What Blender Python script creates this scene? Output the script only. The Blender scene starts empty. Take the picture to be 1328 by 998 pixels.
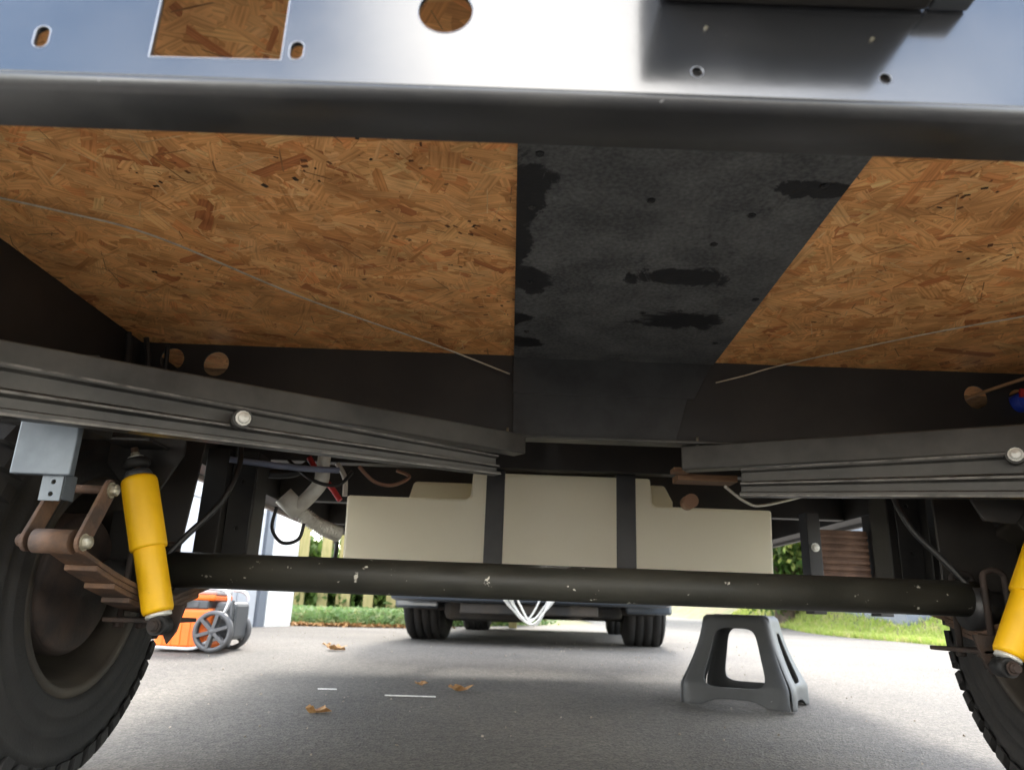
import bpy, bmesh, math, random
from mathutils import Vector, Matrix, Euler
R = math.radians
rnd = random.Random(7)
SC = bpy.context.scene

# ------------------------------------------------------------------ camera, sky, sun, exposure
CAM_H = .36
_P, _Rl = R(17.0), R(1.7)
fw = Vector((0, math.cos(_P), math.sin(_P)))
r0 = Vector((1, 0, 0)); u0 = r0.cross(fw)
rt = r0 * math.cos(_Rl) + u0 * math.sin(_Rl)
up = -r0 * math.sin(_Rl) + u0 * math.cos(_Rl)
cam_d = bpy.data.cameras.new('camera'); cam = bpy.data.objects.new('camera', cam_d)
SC.collection.objects.link(cam); SC.camera = cam
m = Matrix((rt, up, -fw)).transposed().to_4x4(); m.translation = (0, 0, CAM_H)
cam.matrix_world = m
cam_d.sensor_width = 36; cam_d.lens = 950 / 1328 * 36
cam_d.clip_start = .02; cam_d.clip_end = 2000
cam_d.dof.use_dof = True; cam_d.dof.focus_distance = 1.35; cam_d.dof.aperture_fstop = 6.5

SUN_EL, SUN_AZ = R(44), R(7)      # azimuth: clockwise from +Y
w = bpy.data.worlds.new('World'); SC.world = w; w.use_nodes = True
nt = w.node_tree; N = nt.nodes; L = nt.links
N.clear()
wo = N.new('ShaderNodeOutputWorld'); bg = N.new('ShaderNodeBackground')
sky = N.new('ShaderNodeTexSky'); sky.sky_type = 'NISHITA'; sky.sun_disc = False
sky.sun_elevation = SUN_EL; sky.sun_rotation = SUN_AZ; sky.air_density = 1.2; sky.dust_density = 1.5
tc = N.new('ShaderNodeTexCoord'); mp = N.new('ShaderNodeMapping'); mp.inputs['Scale'].default_value = (1, 1, 1.6)
mp.inputs['Location'].default_value = (-4.552, -3.304, 2.837)
ns = N.new('ShaderNodeTexNoise'); ns.inputs['Scale'].default_value = 1.6; ns.inputs['Detail'].default_value = 5
ns.inputs['Roughness'].default_value = .52
cr = N.new('ShaderNodeValToRGB'); cr.color_ramp.elements[0].position = .44; cr.color_ramp.elements[1].position = .62
mx = N.new('ShaderNodeMix'); mx.data_type = 'RGBA'
mx.inputs[7].default_value = (12.0, 11.6, 11.0, 1)
L.new(tc.outputs['Generated'], mp.inputs[0]); L.new(mp.outputs[0], ns.inputs[0]); L.new(ns.outputs[0], cr.inputs[0])
L.new(cr.outputs[0], mx.inputs[0]); L.new(sky.outputs[0], mx.inputs[6]); L.new(mx.outputs[2], bg.inputs[0])
bg.inputs[1].default_value = .15
L.new(bg.outputs[0], wo.inputs[0])
sd = bpy.data.lights.new('sun', 'SUN'); so = bpy.data.objects.new('sun', sd); SC.collection.objects.link(so)
sd.energy = .85; sd.angle = R(10); sd.color = (1, .95, .87)
sdir = Vector((math.sin(SUN_AZ) * math.cos(SUN_EL), math.cos(SUN_AZ) * math.cos(SUN_EL), math.sin(SUN_EL)))
so.rotation_euler = sdir.to_track_quat('Z', 'Y').to_euler(); so.location = sdir * 30
SC.view_settings.view_transform = 'Standard'; SC.view_settings.look = 'None'
SC.view_settings.gamma = 1; SC.view_settings.exposure = 2.85
SC.cycles.max_bounces = 8; SC.cycles.diffuse_bounces = 5; SC.cycles.use_denoising = True

# ------------------------------------------------------------------ helpers
class MB:
    """collects faces in world coordinates"""
    def __init__(s): s.v = []; s.f = []; s.sm = []; s.uv = None; s.col = None
    def add(s, vs, fs, smooth=False):
        b = len(s.v); s.v += [Vector(p) for p in vs]; s.f += [tuple(i + b for i in f) for f in fs]; s.sm += [smooth] * len(fs); return s
    def box(s, x0, x1, y0, y1, z0, z1, M=None):
        vs = [Vector((x, y, z)) for x in (x0, x1) for y in (y0, y1) for z in (z0, z1)]
        if M is not None: vs = [M @ p for p in vs]
        return s.add(vs, [(0, 1, 3, 2), (4, 6, 7, 5), (0, 4, 5, 1), (2, 3, 7, 6), (0, 2, 6, 4), (1, 5, 7, 3)])
    def tube(s, pts, r, n=12, closed=False, caps=True):
        pts = [Vector(p) for p in pts]; rs = r if isinstance(r, (list, tuple)) else [r] * len(pts)
        vs, fs = [], []; prev = None; m = len(pts)
        for i, p in enumerate(pts):
            if closed: t = pts[(i + 1) % m] - pts[i - 1]
            else: t = pts[min(i + 1, m - 1)] - pts[max(i - 1, 0)]
            t.normalize()
            if prev is None:
                a = Vector((0, 0, 1)) if abs(t.z) < .9 else Vector((1, 0, 0)); nrm = (a - t * a.dot(t)).normalized()
            else: nrm = (prev - t * prev.dot(t)).normalized()
            prev = nrm; b = t.cross(nrm)
            for k in range(n):
                an = 2 * math.pi * k / n; vs.append(p + (nrm * math.cos(an) + b * math.sin(an)) * rs[i])
        segs = m if closed else m - 1
        for i in range(segs):
            for k in range(n):
                a, b2 = i * n, ((i + 1) % m) * n; fs.append((a + k, a + (k + 1) % n, b2 + (k + 1) % n, b2 + k))
        s.add(vs, fs, True)
        if caps and not closed:
            b = len(s.v) - len(vs)
            s.f.append(tuple(b + k for k in range(n))[::-1]); s.sm.append(False)
            s.f.append(tuple(b + (m - 1) * n + k for k in range(n))); s.sm.append(False)
        return s
    def lathe(s, prof, n=48, M=None, smooth=True):
        """prof: (axial, radius) list; axis = local X"""
        vs, fs = [], []; m = len(prof)
        for i in range(n):
            a = 2 * math.pi * i / n
            for ax, rr in prof: vs.append(Vector((ax, rr * math.cos(a), rr * math.sin(a))))
        for i in range(n):
            j = (i + 1) % n
            for k in range(m - 1): fs.append((i * m + k, i * m + k + 1, j * m + k + 1, j * m + k))
        if M is not None: vs = [M @ p for p in vs]
        return s.add(vs, fs, smooth)
    def prism(s, poly, vec, M=None):
        """poly: list of 3D points, extruded along vec"""
        n = len(poly); a = [Vector(p) for p in poly]; b = [p + Vector(vec) for p in a]; vs = a + b
        if M is not None: vs = [M @ p for p in vs]
        return s.add(vs, [tuple(range(n))[::-1], tuple(range(n, 2 * n))] + [(i, (i + 1) % n, (i + 1) % n + n, i + n) for i in range(n)])
    def hexbolt(s, c, axis, r=.011, h=.008, shaft=None):
        q = Vector(axis).normalized().to_track_quat('X', 'Z').to_matrix().to_4x4(); q.translation = Vector(c)
        s.lathe([(0, 0), (0, r * 1.35), (.002, r * 1.35), (.002, r), (h * .85, r), (h, r * .8), (h + .0015, 0)], 6 if r < .009 else 12, q, False)
        return s

ORG = Vector((0, 0, 0))
def link(o): SC.collection.objects.link(o); return o
def obj(name, mb, mat, parent=None, bevel=0, org=None, fix=True, **props):
    o0 = Vector(org) if org is not None else ORG
    me = bpy.data.meshes.new(name)
    me.from_pydata([v - o0 for v in mb.v], [], mb.f)
    me.polygons.foreach_set('use_smooth', mb.sm)
    if fix:
        bm = bmesh.new(); bm.from_mesh(me); bmesh.ops.recalc_face_normals(bm, faces=bm.faces); bm.to_mesh(me); bm.free()
    me.materials.append(mat); me.update()
    o = link(bpy.data.objects.new(name, me))
    if parent is not None: o.parent = parent
    else: o.location = o0
    if bevel:
        b = o.modifiers.new('bevel', 'BEVEL'); b.width = bevel; b.segments = 2; b.limit_method = 'ANGLE'; b.angle_limit = R(35)
        b.harden_normals = False
    for k, v in props.items(): o[k] = v
    return o
def root(name, loc, label, cat, group=None, rot=(0, 0, 0)):
    global ORG
    o = link(bpy.data.objects.new(name, None)); o.location = loc; o.rotation_euler = rot
    o.empty_display_size = .1
    o['label'] = label; o['category'] = cat
    if group: o['group'] = group
    ORG = Vector(loc); return o
def plate(name, outer, holes, thick, mat, to3d, parent, bevel=.001, **props):
    """flat plate with holes; outer / holes are 2-D loops, to3d(u, v, w) places a point (w = depth 0..thick)"""
    cu = bpy.data.curves.new('c', 'CURVE'); cu.dimensions = '2D'; cu.fill_mode = 'BOTH'; cu.extrude = thick / 2 - bevel; cu.bevel_depth = bevel
    cu.bevel_resolution = 2; cu.offset = -bevel
    for lp in [outer] + holes:
        sp = cu.splines.new('POLY'); sp.points.add(len(lp) - 1); sp.use_cyclic_u = True
        for p, q in zip(sp.points, lp): p.co = (q[0], q[1], 0, 1)
    co = bpy.data.objects.new('c', cu); link(co)
    me = bpy.data.meshes.new_from_object(co.evaluated_get(bpy.context.evaluated_depsgraph_get()))
    bpy.data.objects.remove(co); bpy.data.curves.remove(cu)
    for v in me.vertices: v.co = Vector(to3d(v.co.x, v.co.y, v.co.z + thick / 2)) - ORG
    bm = bmesh.new(); bm.from_mesh(me); bmesh.ops.remove_doubles(bm, verts=bm.verts, dist=1e-5)
    bmesh.ops.recalc_face_normals(bm, faces=bm.faces); bm.to_mesh(me); bm.free()
    me.name = name; me.materials.clear(); me.materials.append(mat)
    o = link(bpy.data.objects.new(name, me)); o.parent = parent
    for k, v in props.items(): o[k] = v
    return o
def circ(cx, cy, rx, ry=None, n=32):
    ry = ry or rx; return [(cx + rx * math.cos(2 * math.pi * i / n), cy + ry * math.sin(2 * math.pi * i / n)) for i in range(n)]
def slot(cx, cy, wd, ht, n=8):
    r = wd / 2; a = []
    for i in range(n + 1): t = math.pi * i / n; a.append((cx + r * math.cos(t), cy + ht / 2 - r + r * math.sin(t)))
    for i in range(n + 1): t = math.pi + math.pi * i / n; a.append((cx + r * math.cos(t), cy - ht / 2 + r + r * math.sin(t)))
    return a
def spline(pts, n=6):
    pts = [Vector(p) for p in pts]; out = []
    for i in range(len(pts) - 1):
        p0 = pts[max(i - 1, 0)]; p1 = pts[i]; p2 = pts[i + 1]; p3 = pts[min(i + 2, len(pts) - 1)]
        for k in range(n):
            t = k / n
            out.append(.5 * ((2 * p1) + (p2 - p0) * t + (2 * p0 - 5 * p1 + 4 * p2 - p3) * t * t + (3 * p1 - p0 - 3 * p2 + p3) * t ** 3))
    out.append(pts[-1]); return out

# ------------------------------------------------------------------ materials
def mat(name, col, rough=.5, metal=0., col2=None, nscale=8, lo=.4, hi=.65, bump=0., bscale=120, speck=None, spscale=90, spth=.72,
        ior=1.5, coat=0., sss=0., rough2=None, stretch=(1, 1, 1), trans=0.):
    M = bpy.data.materials.new(name); M.use_nodes = True; nt = M.node_tree; N = nt.nodes; L = nt.links
    b = N['Principled BSDF']; b.inputs['Base Color'].default_value = (*col, 1); b.inputs['Roughness'].default_value = rough
    b.inputs['Metallic'].default_value = metal; b.inputs['IOR'].default_value = ior; b.inputs['Coat Weight'].default_value = coat
    b.inputs['Coat Roughness'].default_value = .08
    if trans: b.inputs['Transmission Weight'].default_value = trans
    if sss:
        b.inputs['Subsurface Weight'].default_value = sss; b.inputs['Subsurface Radius'].default_value = (.02, .018, .014); b.inputs['Subsurface Scale'].default_value = 1
    tc = N.new('ShaderNodeTexCoord'); mp = N.new('ShaderNodeMapping'); mp.inputs['Scale'].default_value = stretch
    L.new(tc.outputs['Object'], mp.inputs[0]); cur = None
    def noise(sc, det=6):
        n = N.new('ShaderNodeTexNoise'); n.inputs['Scale'].default_value = sc; n.inputs['Detail'].default_value = det; n.inputs['Roughness'].default_value = .6
        L.new(mp.outputs[0], n.inputs[0]); return n
    if col2:
        n = noise(nscale); r = N.new('ShaderNodeMapRange'); r.inputs[1].default_value = lo; r.inputs[2].default_value = hi; L.new(n.outputs[0], r.inputs[0])
        x = N.new('ShaderNodeMix'); x.data_type = 'RGBA'; x.inputs[6].default_value = (*col, 1); x.inputs[7].default_value = (*col2, 1)
        L.new(r.outputs[0], x.inputs[0]); cur = x.outputs[2]; L.new(cur, b.inputs['Base Color'])
        if rough2 is not None:
            y = N.new('ShaderNodeMapRange'); y.inputs[3].default_value = rough; y.inputs[4].default_value = rough2; L.new(r.outputs[0], y.inputs[0]); L.new(y.outputs[0], b.inputs['Roughness'])
    if speck:
        n = noise(spscale, 3); r = N.new('ShaderNodeMapRange'); r.inputs[1].default_value = spth; r.inputs[2].default_value = spth + .04; L.new(n.outputs[0], r.inputs[0])
        x = N.new('ShaderNodeMix'); x.data_type = 'RGBA'
        if cur: L.new(cur, x.inputs[6])
        else: x.inputs[6].default_value = (*col, 1)
        x.inputs[7].default_value = (*speck, 1); L.new(r.outputs[0], x.inputs[0]); L.new(x.outputs[2], b.inputs['Base Color'])
    if bump:
        n = noise(bscale, 4); q = N.new('ShaderNodeBump'); q.inputs['Strength'].default_value = bump; q.inputs['Distance'].default_value = .002
        L.new(n.outputs[0], q.inputs['Height']); L.new(q.outputs[0], b.inputs['Normal'])
    return M
def translucent(M, amount):
    nt = M.node_tree; N = nt.nodes; L = nt.links; b = N['Principled BSDF']; out = [n for n in N if n.type == 'OUTPUT_MATERIAL'][0]
    t = N.new('ShaderNodeBsdfTranslucent'); x = N.new('ShaderNodeMixShader'); x.inputs[0].default_value = amount
    src = b.inputs['Base Color'].links[0].from_socket; L.new(src, t.inputs[0]); L.new(b.outputs[0], x.inputs[1]); L.new(t.outputs[0], x.inputs[2]); L.new(x.outputs[0], out.inputs[0])
blk = mat('black_painted_steel', (.018, .018, .019), .42, 0, (.05, .048, .044), 7, .42, .75, .15, 60, (.3, .29, .27), 130, .76, rough2=.65)
blk_dark = mat('dark_frame_paint', (.014, .013, .012), .55, 0, (.03, .026, .022), 5, .4, .7, .1, 80)
gloss = mat('glossy_black_panel_paint', (.02, .021, .023), .16, 0, (.03, .031, .034), 9, .4, .7, .03, 40, (.35, .35, .35), 160, .79, ior=1.75, coat=.2, rough2=.24)
arm_m = mat('weathered_black_steel', (.04, .039, .036), .33, .25, (.11, .105, .094), 6, .35, .75, .2, 70, (.35, .34, .31), 140, .74, rough2=.6, stretch=(1, 1, 1))
axle_m = mat('axle_paint', (.024, .024, .019), .42, 0, (.045, .043, .033), 6, .4, .7, .25, 90, (.55, .53, .46), 48, .685, rough2=.65)
flange_m = mat('satin_black_flange_paint', (.018, .018, .019), .36, 0, (.035, .034, .032), 12, .4, .7, .1, 60, (.3, .3, .3), 110, .76, ior=1.6, rough2=.5)
galv = mat('galvanized_steel', (.15, .175, .2), .42, .4, (.105, .125, .145), 14, .35, .65, .08, 50)
rust = mat('rusty_steel', (.17, .092, .052), .75, .1, (.075, .05, .038), 16, .38, .62, .5, 120, (.2, .14, .1), 70, .68)
rust_d = mat('dark_rusty_steel', (.05, .032, .024), .75, .1, (.025, .02, .018), 16, .38, .62, .5, 120)
zinc = mat('zinc_bolt', (.55, .52, .42), .35, .7, (.35, .3, .2), 40, .4, .7)
white_bolt = mat('bright_bolt', (.75, .75, .7), .4, .3, (.5, .48, .42), 60, .4, .7)
yellow = mat('yellow_shock_paint', (.88, .5, .002), .5, 0, (.7, .39, .003), 9, .45, .8, .12, 45, (.3, .17, .02), 38, .70, coat=.0)
rubber = mat('tyre_rubber', (.01, .0095, .009), .8, 0, (.022, .02, .018), 7, .4, .7, .4, 150)
rubber_b = mat('black_rubber', (.012, .012, .012), .6, 0)
rim_m = mat('dusty_brown_wheel_steel', (.03, .025, .02), .6, .2, (.06, .05, .038), 6, .4, .7, .2, 60)
rim_in = mat('rusty_inner_wheel', (.02, .014, .011), .7, .1, (.055, .034, .026), 7, .42, .62, .3, 60)
tankm = mat('white_polyethylene', (.92, .88, .75), .42, 0, (.89, .845, .71), 3, .4, .7, .05, 40)
translucent(tankm, .52)
pvc = mat('white_pipe_plastic', (.78, .76, .68), .4, 0, (.5, .47, .4), 12, .4, .7)
wire_bl = mat('black_cable', (.015, .015, .015), .5); wire_rd = mat('red_cable', (.5, .03, .03), .45); wire_bu = mat('blue_plastic', (.02, .06, .5), .45)
wire_wh = mat('white_cable', (.6, .56, .48), .5); cordm = mat('grey_white_cord', (.5, .44, .34), .8, 0, (.36, .29, .2), 40)
brownw = mat('brown_wood_block', (.22, .12, .06), .7, 0, (.14, .07, .035), 12, .4, .6, .3, 60, stretch=(1, 8, 8))
copper = mat('brown_plastic_cap', (.32, .18, .11), .5)
stoolm = mat('grey_moulded_plastic', (.042, .044, .045), .5, 0, (.062, .065, .068), 5, .4, .7, .25, 220, (.33, .33, .33), 90, .74)
orange = mat('orange_plastic', (.85, .17, .015), .38, 0, (.78, .14, .01), 8)
gray_pl = mat('grey_plastic', (.075, .077, .082), .45); lgray = mat('light_grey_metal_tube', (.55, .56, .58), .35, .3)
dgray = mat('dark_grey_plastic', (.06, .065, .07), .5)
carpaint = mat('slate_grey_car_paint', (.055, .07, .09), .3, .3, coat=1.)
carunder = mat('dark_underbody', (.02, .02, .02), .8, 0, (.05, .04, .03), 5)
glassm = mat('dark_car_glass', (.01, .012, .014), .05, 0, coat=1.)
redlens = mat('red_lens', (.5, .01, .01), .15)
ropem = mat('white_rope', (.75, .75, .72), .8, 0, (.6, .6, .56), 80, bump=.5, bscale=300)
garw = mat('white_painted_wall', (.84, .84, .8), .6, 0, (.66, .66, .63), 3, .4, .7, .1, 40)
garp = mat('pale_grey_door_paint', (.5, .52, .54), .5, 0, (.44, .46, .48), 3)
gard = mat('dark_grey_trim', (.16, .18, .21), .5)
roofm = mat('grey_shingle', (.1, .1, .105), .85, 0, (.06, .06, .065), 20, bump=.5, bscale=40)
fencem = mat('tan_fence_wood', (.38, .32, .15), .8, 0, (.26, .25, .1), 4, .4, .65, .4, 40, stretch=(6, 6, 1))
shedm = mat('blue_grey_siding', (.14, .155, .185), .6, 0, (.11, .125, .15), 3)
bark = mat('tree_bark', (.12, .085, .06), .9, 0, (.06, .045, .03), 12, bump=.8, bscale=30)
def leafmat(name, a, b, c):
    M = mat(name, a, .55, 0, b, 2.2, .35, .65, speck=c, spscale=9, spth=.55); n = M.node_tree.nodes['Principled BSDF']
    translucent(M, .45); return M
leaf_g = leafmat('green_leaves', (.055, .12, .02), (.1, .17, .03), (.13, .17, .04))
leaf_y = leafmat('yellow_green_leaves', (.2, .29, .05), (.3, .36, .08), (.38, .34, .1))
grassm = leafmat('grass_blades', (.27, .36, .06), (.36, .42, .1), (.44, .42, .16))
coverm = leafmat('ground_cover_leaves', (.13, .24, .08), (.2, .3, .11), (.3, .32, .14))
soil = mat('soil', (.16, .12, .07), .95, 0, (.1, .12, .04), 3, .4, .6, .6, 30)
litterm = mat('dry_leaf', (.42, .25, .1), .7, 0, (.28, .14, .05), 60, .4, .6, .5, 90)
chalk = mat('white_paint_strip', (.75, .74, .7), .7, 0, (.5, .5, .48), 40, .45, .7)

def asphalt():
    M = bpy.data.materials.new('asphalt'); M.use_nodes = True; nt = M.node_tree; N = nt.nodes; L = nt.links; b = N['Principled BSDF']
    tc = N.new('ShaderNodeTexCoord')
    def noise(sc, det, ro=.6):
        n = N.new('ShaderNodeTexNoise'); n.inputs['Scale'].default_value = sc; n.inputs['Detail'].default_value = det; n.inputs['Roughness'].default_value = ro
        L.new(tc.outputs['Object'], n.inputs[0]); return n.outputs[0]
    def ramp(s, p0, c0, p1, c1):
        r = N.new('ShaderNodeValToRGB'); e = r.color_ramp.elements; e[0].position = p0; e[0].color = (*c0, 1); e[1].position = p1; e[1].color = (*c1, 1); L.new(s, r.inputs[0]); return r.outputs[0]
    def mixc(f, a, c, mode='MIX'):
        x = N.new('ShaderNodeMix'); x.data_type = 'RGBA'; x.blend_type = mode
        if isinstance(f, float): x.inputs[0].default_value = f
        else: L.new(f, x.inputs[0])
        L.new(a, x.inputs[6]); L.new(c, x.inputs[7]); return x.outputs[2]
    v = N.new('ShaderNodeTexVoronoi'); v.inputs['Scale'].default_value = 150; L.new(tc.outputs['Object'], v.inputs[0])
    agg = ramp(v.outputs['Color'], .1, (.068, .063, .056), .9, (.142, .132, .119))
    big = ramp(noise(1.3, 5), .3, (.74, .74, .74), .7, (1.18, 1.16, 1.12))
    c = mixc(1.0, agg, big, 'MULTIPLY')
    fine = ramp(noise(40, 6, .7), .35, (.8, .8, .8), .7, (1.2, 1.19, 1.17)); c = mixc(1.0, c, fine, 'MULTIPLY')
    sp = ramp(noise(95, 2), .76, (0, 0, 0), .8, (1, 1, 1)); lightc = N.new('ShaderNodeRGB'); lightc.outputs[0].default_value = (.42, .38, .32, 1)
    c = mixc(sp, c, lightc.outputs[0]); L.new(c, b.inputs['Base Color']); b.inputs['Roughness'].default_value = .9
    bp = N.new('ShaderNodeBump'); bp.inputs['Strength'].default_value = .8; bp.inputs['Distance'].default_value = .003
    ad = N.new('ShaderNodeMath'); ad.operation = 'ADD'; L.new(v.outputs['Distance'], ad.inputs[0]); L.new(noise(40, 6), ad.inputs[1])
    L.new(ad.outputs[0], bp.inputs['Height']); L.new(bp.outputs[0], b.inputs['Normal'])
    return M
asph = asphalt()

def strand_mat():
    M = bpy.data.materials.new('wood_strand'); M.use_nodes = True; nt = M.node_tree; N = nt.nodes; L = nt.links; b = N['Principled BSDF']
    at = N.new('ShaderNodeVertexColor'); at.layer_name = 'strand'
    uv = N.new('ShaderNodeUVMap'); uv.uv_map = 'grain'; mp = N.new('ShaderNodeMapping'); mp.inputs['Scale'].default_value = (14, 260, 1); L.new(uv.outputs[0], mp.inputs[0])
    n = N.new('ShaderNodeTexNoise'); n.inputs['Scale'].default_value = 1; n.inputs['Detail'].default_value = 4; L.new(mp.outputs[0], n.inputs[0])
    r = N.new('ShaderNodeValToRGB'); e = r.color_ramp.elements; e[0].position = .3; e[0].color = (.72, .62, .52, 1); e[1].position = .6; e[1].color = (1.1, 1.08, 1.05, 1); L.new(n.outputs[0], r.inputs[0])
    x = N.new('ShaderNodeMix'); x.data_type = 'RGBA'; x.blend_type = 'MULTIPLY'; x.inputs[0].default_value = 1; L.new(at.outputs[0], x.inputs[6]); L.new(r.outputs[0], x.inputs[7])
    # resin and damp stains that run over many strands
    tc = N.new('ShaderNodeTexCoord'); n2 = N.new('ShaderNodeTexNoise'); n2.inputs['Scale'].default_value = 11; n2.inputs['Detail'].default_value = 6; L.new(tc.outputs['Object'], n2.inputs[0])
    r2 = N.new('ShaderNodeValToRGB'); e = r2.color_ramp.elements; e[0].position = .32; e[0].color = (.72, .66, .6, 1); e[1].position = .6; e[1].color = (1.08, 1.06, 1.03, 1); L.new(n2.outputs[0], r2.inputs[0])
    x2 = N.new('ShaderNodeMix'); x2.data_type = 'RGBA'; x2.blend_type = 'MULTIPLY'; x2.inputs[0].default_value = 1; L.new(x.outputs[2], x2.inputs[6]); L.new(r2.outputs[0], x2.inputs[7])
    L.new(x2.outputs[2], b.inputs['Base Color']); b.inputs['Roughness'].default_value = .6
    bp = N.new('ShaderNodeBump'); bp.inputs['Strength'].default_value = .35; bp.inputs['Distance'].default_value = .001; L.new(n.outputs[0], bp.inputs['Height']); L.new(bp.outputs[0], b.inputs['Normal'])
    return M
strandm = strand_mat()
osbm = mat('pressed_wood', (.36, .2, .085), .75, 0, (.2, .1, .04), 30, .4, .6, .4, 90)

def panel_mat():
    M = bpy.data.materials.new('black_membrane'); M.use_nodes = True; nt = M.node_tree; N = nt.nodes; L = nt.links; b = N['Principled BSDF']
    tc = N.new('ShaderNodeTexCoord')
    n = N.new('ShaderNodeTexNoise'); n.inputs['Scale'].default_value = 9; n.inputs['Detail'].default_value = 9; n.inputs['Distortion'].default_value = .8; n.inputs['Roughness'].default_value = .68; L.new(tc.outputs['Object'], n.inputs[0])
    # damp blotches: a few patches with ragged edges (object space: root at x .115, y 1.5)
    blobs = [(-.115, -.62, .050, .075), (-.125, -.45, .030, .16), (-.095, -.33, .045, .05), (-.125, -.15, .04, .035), (.15, -.36, .085, .04), (.215, -.17, .11, .05), (.28, -.64, .05, .02), (-.11, -.02, .05, .03)]
    prev = None
    sep = N.new('ShaderNodeSeparateXYZ'); L.new(tc.outputs['Object'], sep.inputs[0])
    def mth(op, a, c=None):
        q = N.new('ShaderNodeMath'); q.operation = op
        for i, z in enumerate((a, c)):
            if z is None: continue
            if isinstance(z, (int, float)): q.inputs[i].default_value = z
            else: L.new(z, q.inputs[i])
        return q.outputs[0]
    for bx, by, rx, ry in blobs:
        dx = mth('DIVIDE', mth('SUBTRACT', sep.outputs[0], bx), rx); dy = mth('DIVIDE', mth('SUBTRACT', sep.outputs[1], by), ry)
        d = mth('SQRT', mth('ADD', mth('MULTIPLY', dx, dx), mth('MULTIPLY', dy, dy)))
        prev = d if prev is None else mth('MINIMUM', prev, d)
    v = mth('ADD', prev, mth('MULTIPLY', mth('SUBTRACT', n.outputs[0], .5), 3.2))
    r = N.new('ShaderNodeMapRange'); r.inputs[1].default_value = .84; r.inputs[2].default_value = .95; L.new(v, r.inputs[0])
    f = N.new('ShaderNodeTexNoise'); f.inputs['Scale'].default_value = 160; f.inputs['Detail'].default_value = 4; L.new(tc.outputs['Object'], f.inputs[0])
    g2 = N.new('ShaderNodeTexNoise'); g2.inputs['Scale'].default_value = 14; g2.inputs['Detail'].default_value = 6; L.new(tc.outputs['Object'], g2.inputs[0])
    fr = N.new('ShaderNodeValToRGB'); e = fr.color_ramp.elements; e[0].position = .35; e[0].color = (.048, .049, .049, 1); e[1].position = .76; e[1].color = (.19, .19, .18, 1)
    mm = N.new('ShaderNodeMath'); mm.operation = 'MULTIPLY_ADD'; mm.inputs[1].default_value = .5; L.new(f.outputs[0], mm.inputs[0]); h = mth('MULTIPLY', g2.outputs[0], .5); L.new(h, mm.inputs[2]); L.new(mm.outputs[0], fr.inputs[0])
    x = N.new('ShaderNodeMix'); x.data_type = 'RGBA'; x.inputs[6].default_value = (.018, .018, .019, 1); L.new(fr.outputs[0], x.inputs[7]); L.new(r.outputs[0], x.inputs[0]); L.new(x.outputs[2], b.inputs['Base Color'])
    rr = N.new('ShaderNodeMapRange'); rr.inputs[3].default_value = .5; rr.inputs[4].default_value = .6; L.new(r.outputs[0], rr.inputs[0]); L.new(rr.outputs[0], b.inputs['Roughness'])
    bp = N.new('ShaderNodeBump'); bp.inputs['Strength'].default_value = .3; bp.inputs['Distance'].default_value = .001; L.new(f.outputs[0], bp.inputs['Height']); L.new(bp.outputs[0], b.inputs['Normal'])
    return M
panelm = panel_mat()
flapm = mat('shaded_black_membrane', (.036, .037, .037), .55, 0, (.014, .014, .015), 9, .45, .7, .3, 160)  # membrane colours darkened to stand in for shade on the flap

# ------------------------------------------------------------------ ground
def sstep(a, b, x): t = min(1, max(0, (x - a) / (b - a))); return t * t * (3 - 2 * t)
def gz(x, y):
    z = .125 * sstep(1.6, 5.2, y) + .012 * max(0, min(y, 40) - 9.5)
    z += .55 * sstep(4.9, 8.8, x) * sstep(3, 7, y)
    z += .65 * sstep(4.62, 5.9, x) * sstep(7.5, 13, y)
    z += 1.2 * sstep(18, 60, y)
    return z
def sheet(name, xs, ys, dz, m, keep=None, **pr):
    mb = MB(); ix = {}
    for j, y in enumerate(ys):
        for i, x in enumerate(xs): ix[i, j] = len(mb.v); mb.v.append(Vector((x, y, gz(x, y) + dz)))
    for j in range(len(ys) - 1):
        for i in range(len(xs) - 1):
            if keep and not keep((xs[i] + xs[i + 1]) / 2, (ys[j] + ys[j + 1]) / 2): continue
            mb.f.append((ix[i, j], ix[i + 1, j], ix[i + 1, j + 1], ix[i, j + 1])); mb.sm.append(True)
    return obj(name, mb, m, None, org=(0, 0, 0), **pr)
def fr(a, b, n): return [a + (b - a) * i / n for i in range(n + 1)]
xs = [-400, -100, -40, -20] + fr(-12, 12, 96) + [20, 40, 100, 400]
ys = [-400, -60, -20, -6] + fr(-3, 16, 76) + [18, 20, 24, 30, 38, 46, 60, 100, 400]
sheet('ground', xs, ys, -.006, soil, kind='structure')
# driveway outline: a polygon clipped from fine strips
def left_edge(y):   # where the asphalt ends on the left
    if y < 8.0: return -12
    return -2.2 + 1.1 * sstep(8.0, 8.4, y) + 2.6 * sstep(8.3, 13, y)
def right_edge(y): return 4.25 + .35 * sstep(7, 12, y) - .15 * math.sin(y * 1.3)
mb = MB(); yv = fr(-20, 7.9, 60) + fr(8.0, 8.5, 12) + fr(8.7, 40, 60); cols = 40
for y in yv:
    a, b = left_edge(y), right_edge(y)
    if y < 3: b = 14
    for i in range(cols + 1): x = a + (b - a) * i / cols; mb.v.append(Vector((x, y, gz(x, y) + .006)))
for j in range(len(yv) - 1):
    for i in range(cols): k = j * (cols + 1) + i; mb.f.append((k, k + 1, k + cols + 2, k + cols + 1)); mb.sm.append(True)
obj('driveway', mb, asph, None, org=(0, 0, 0), kind='structure')

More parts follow.
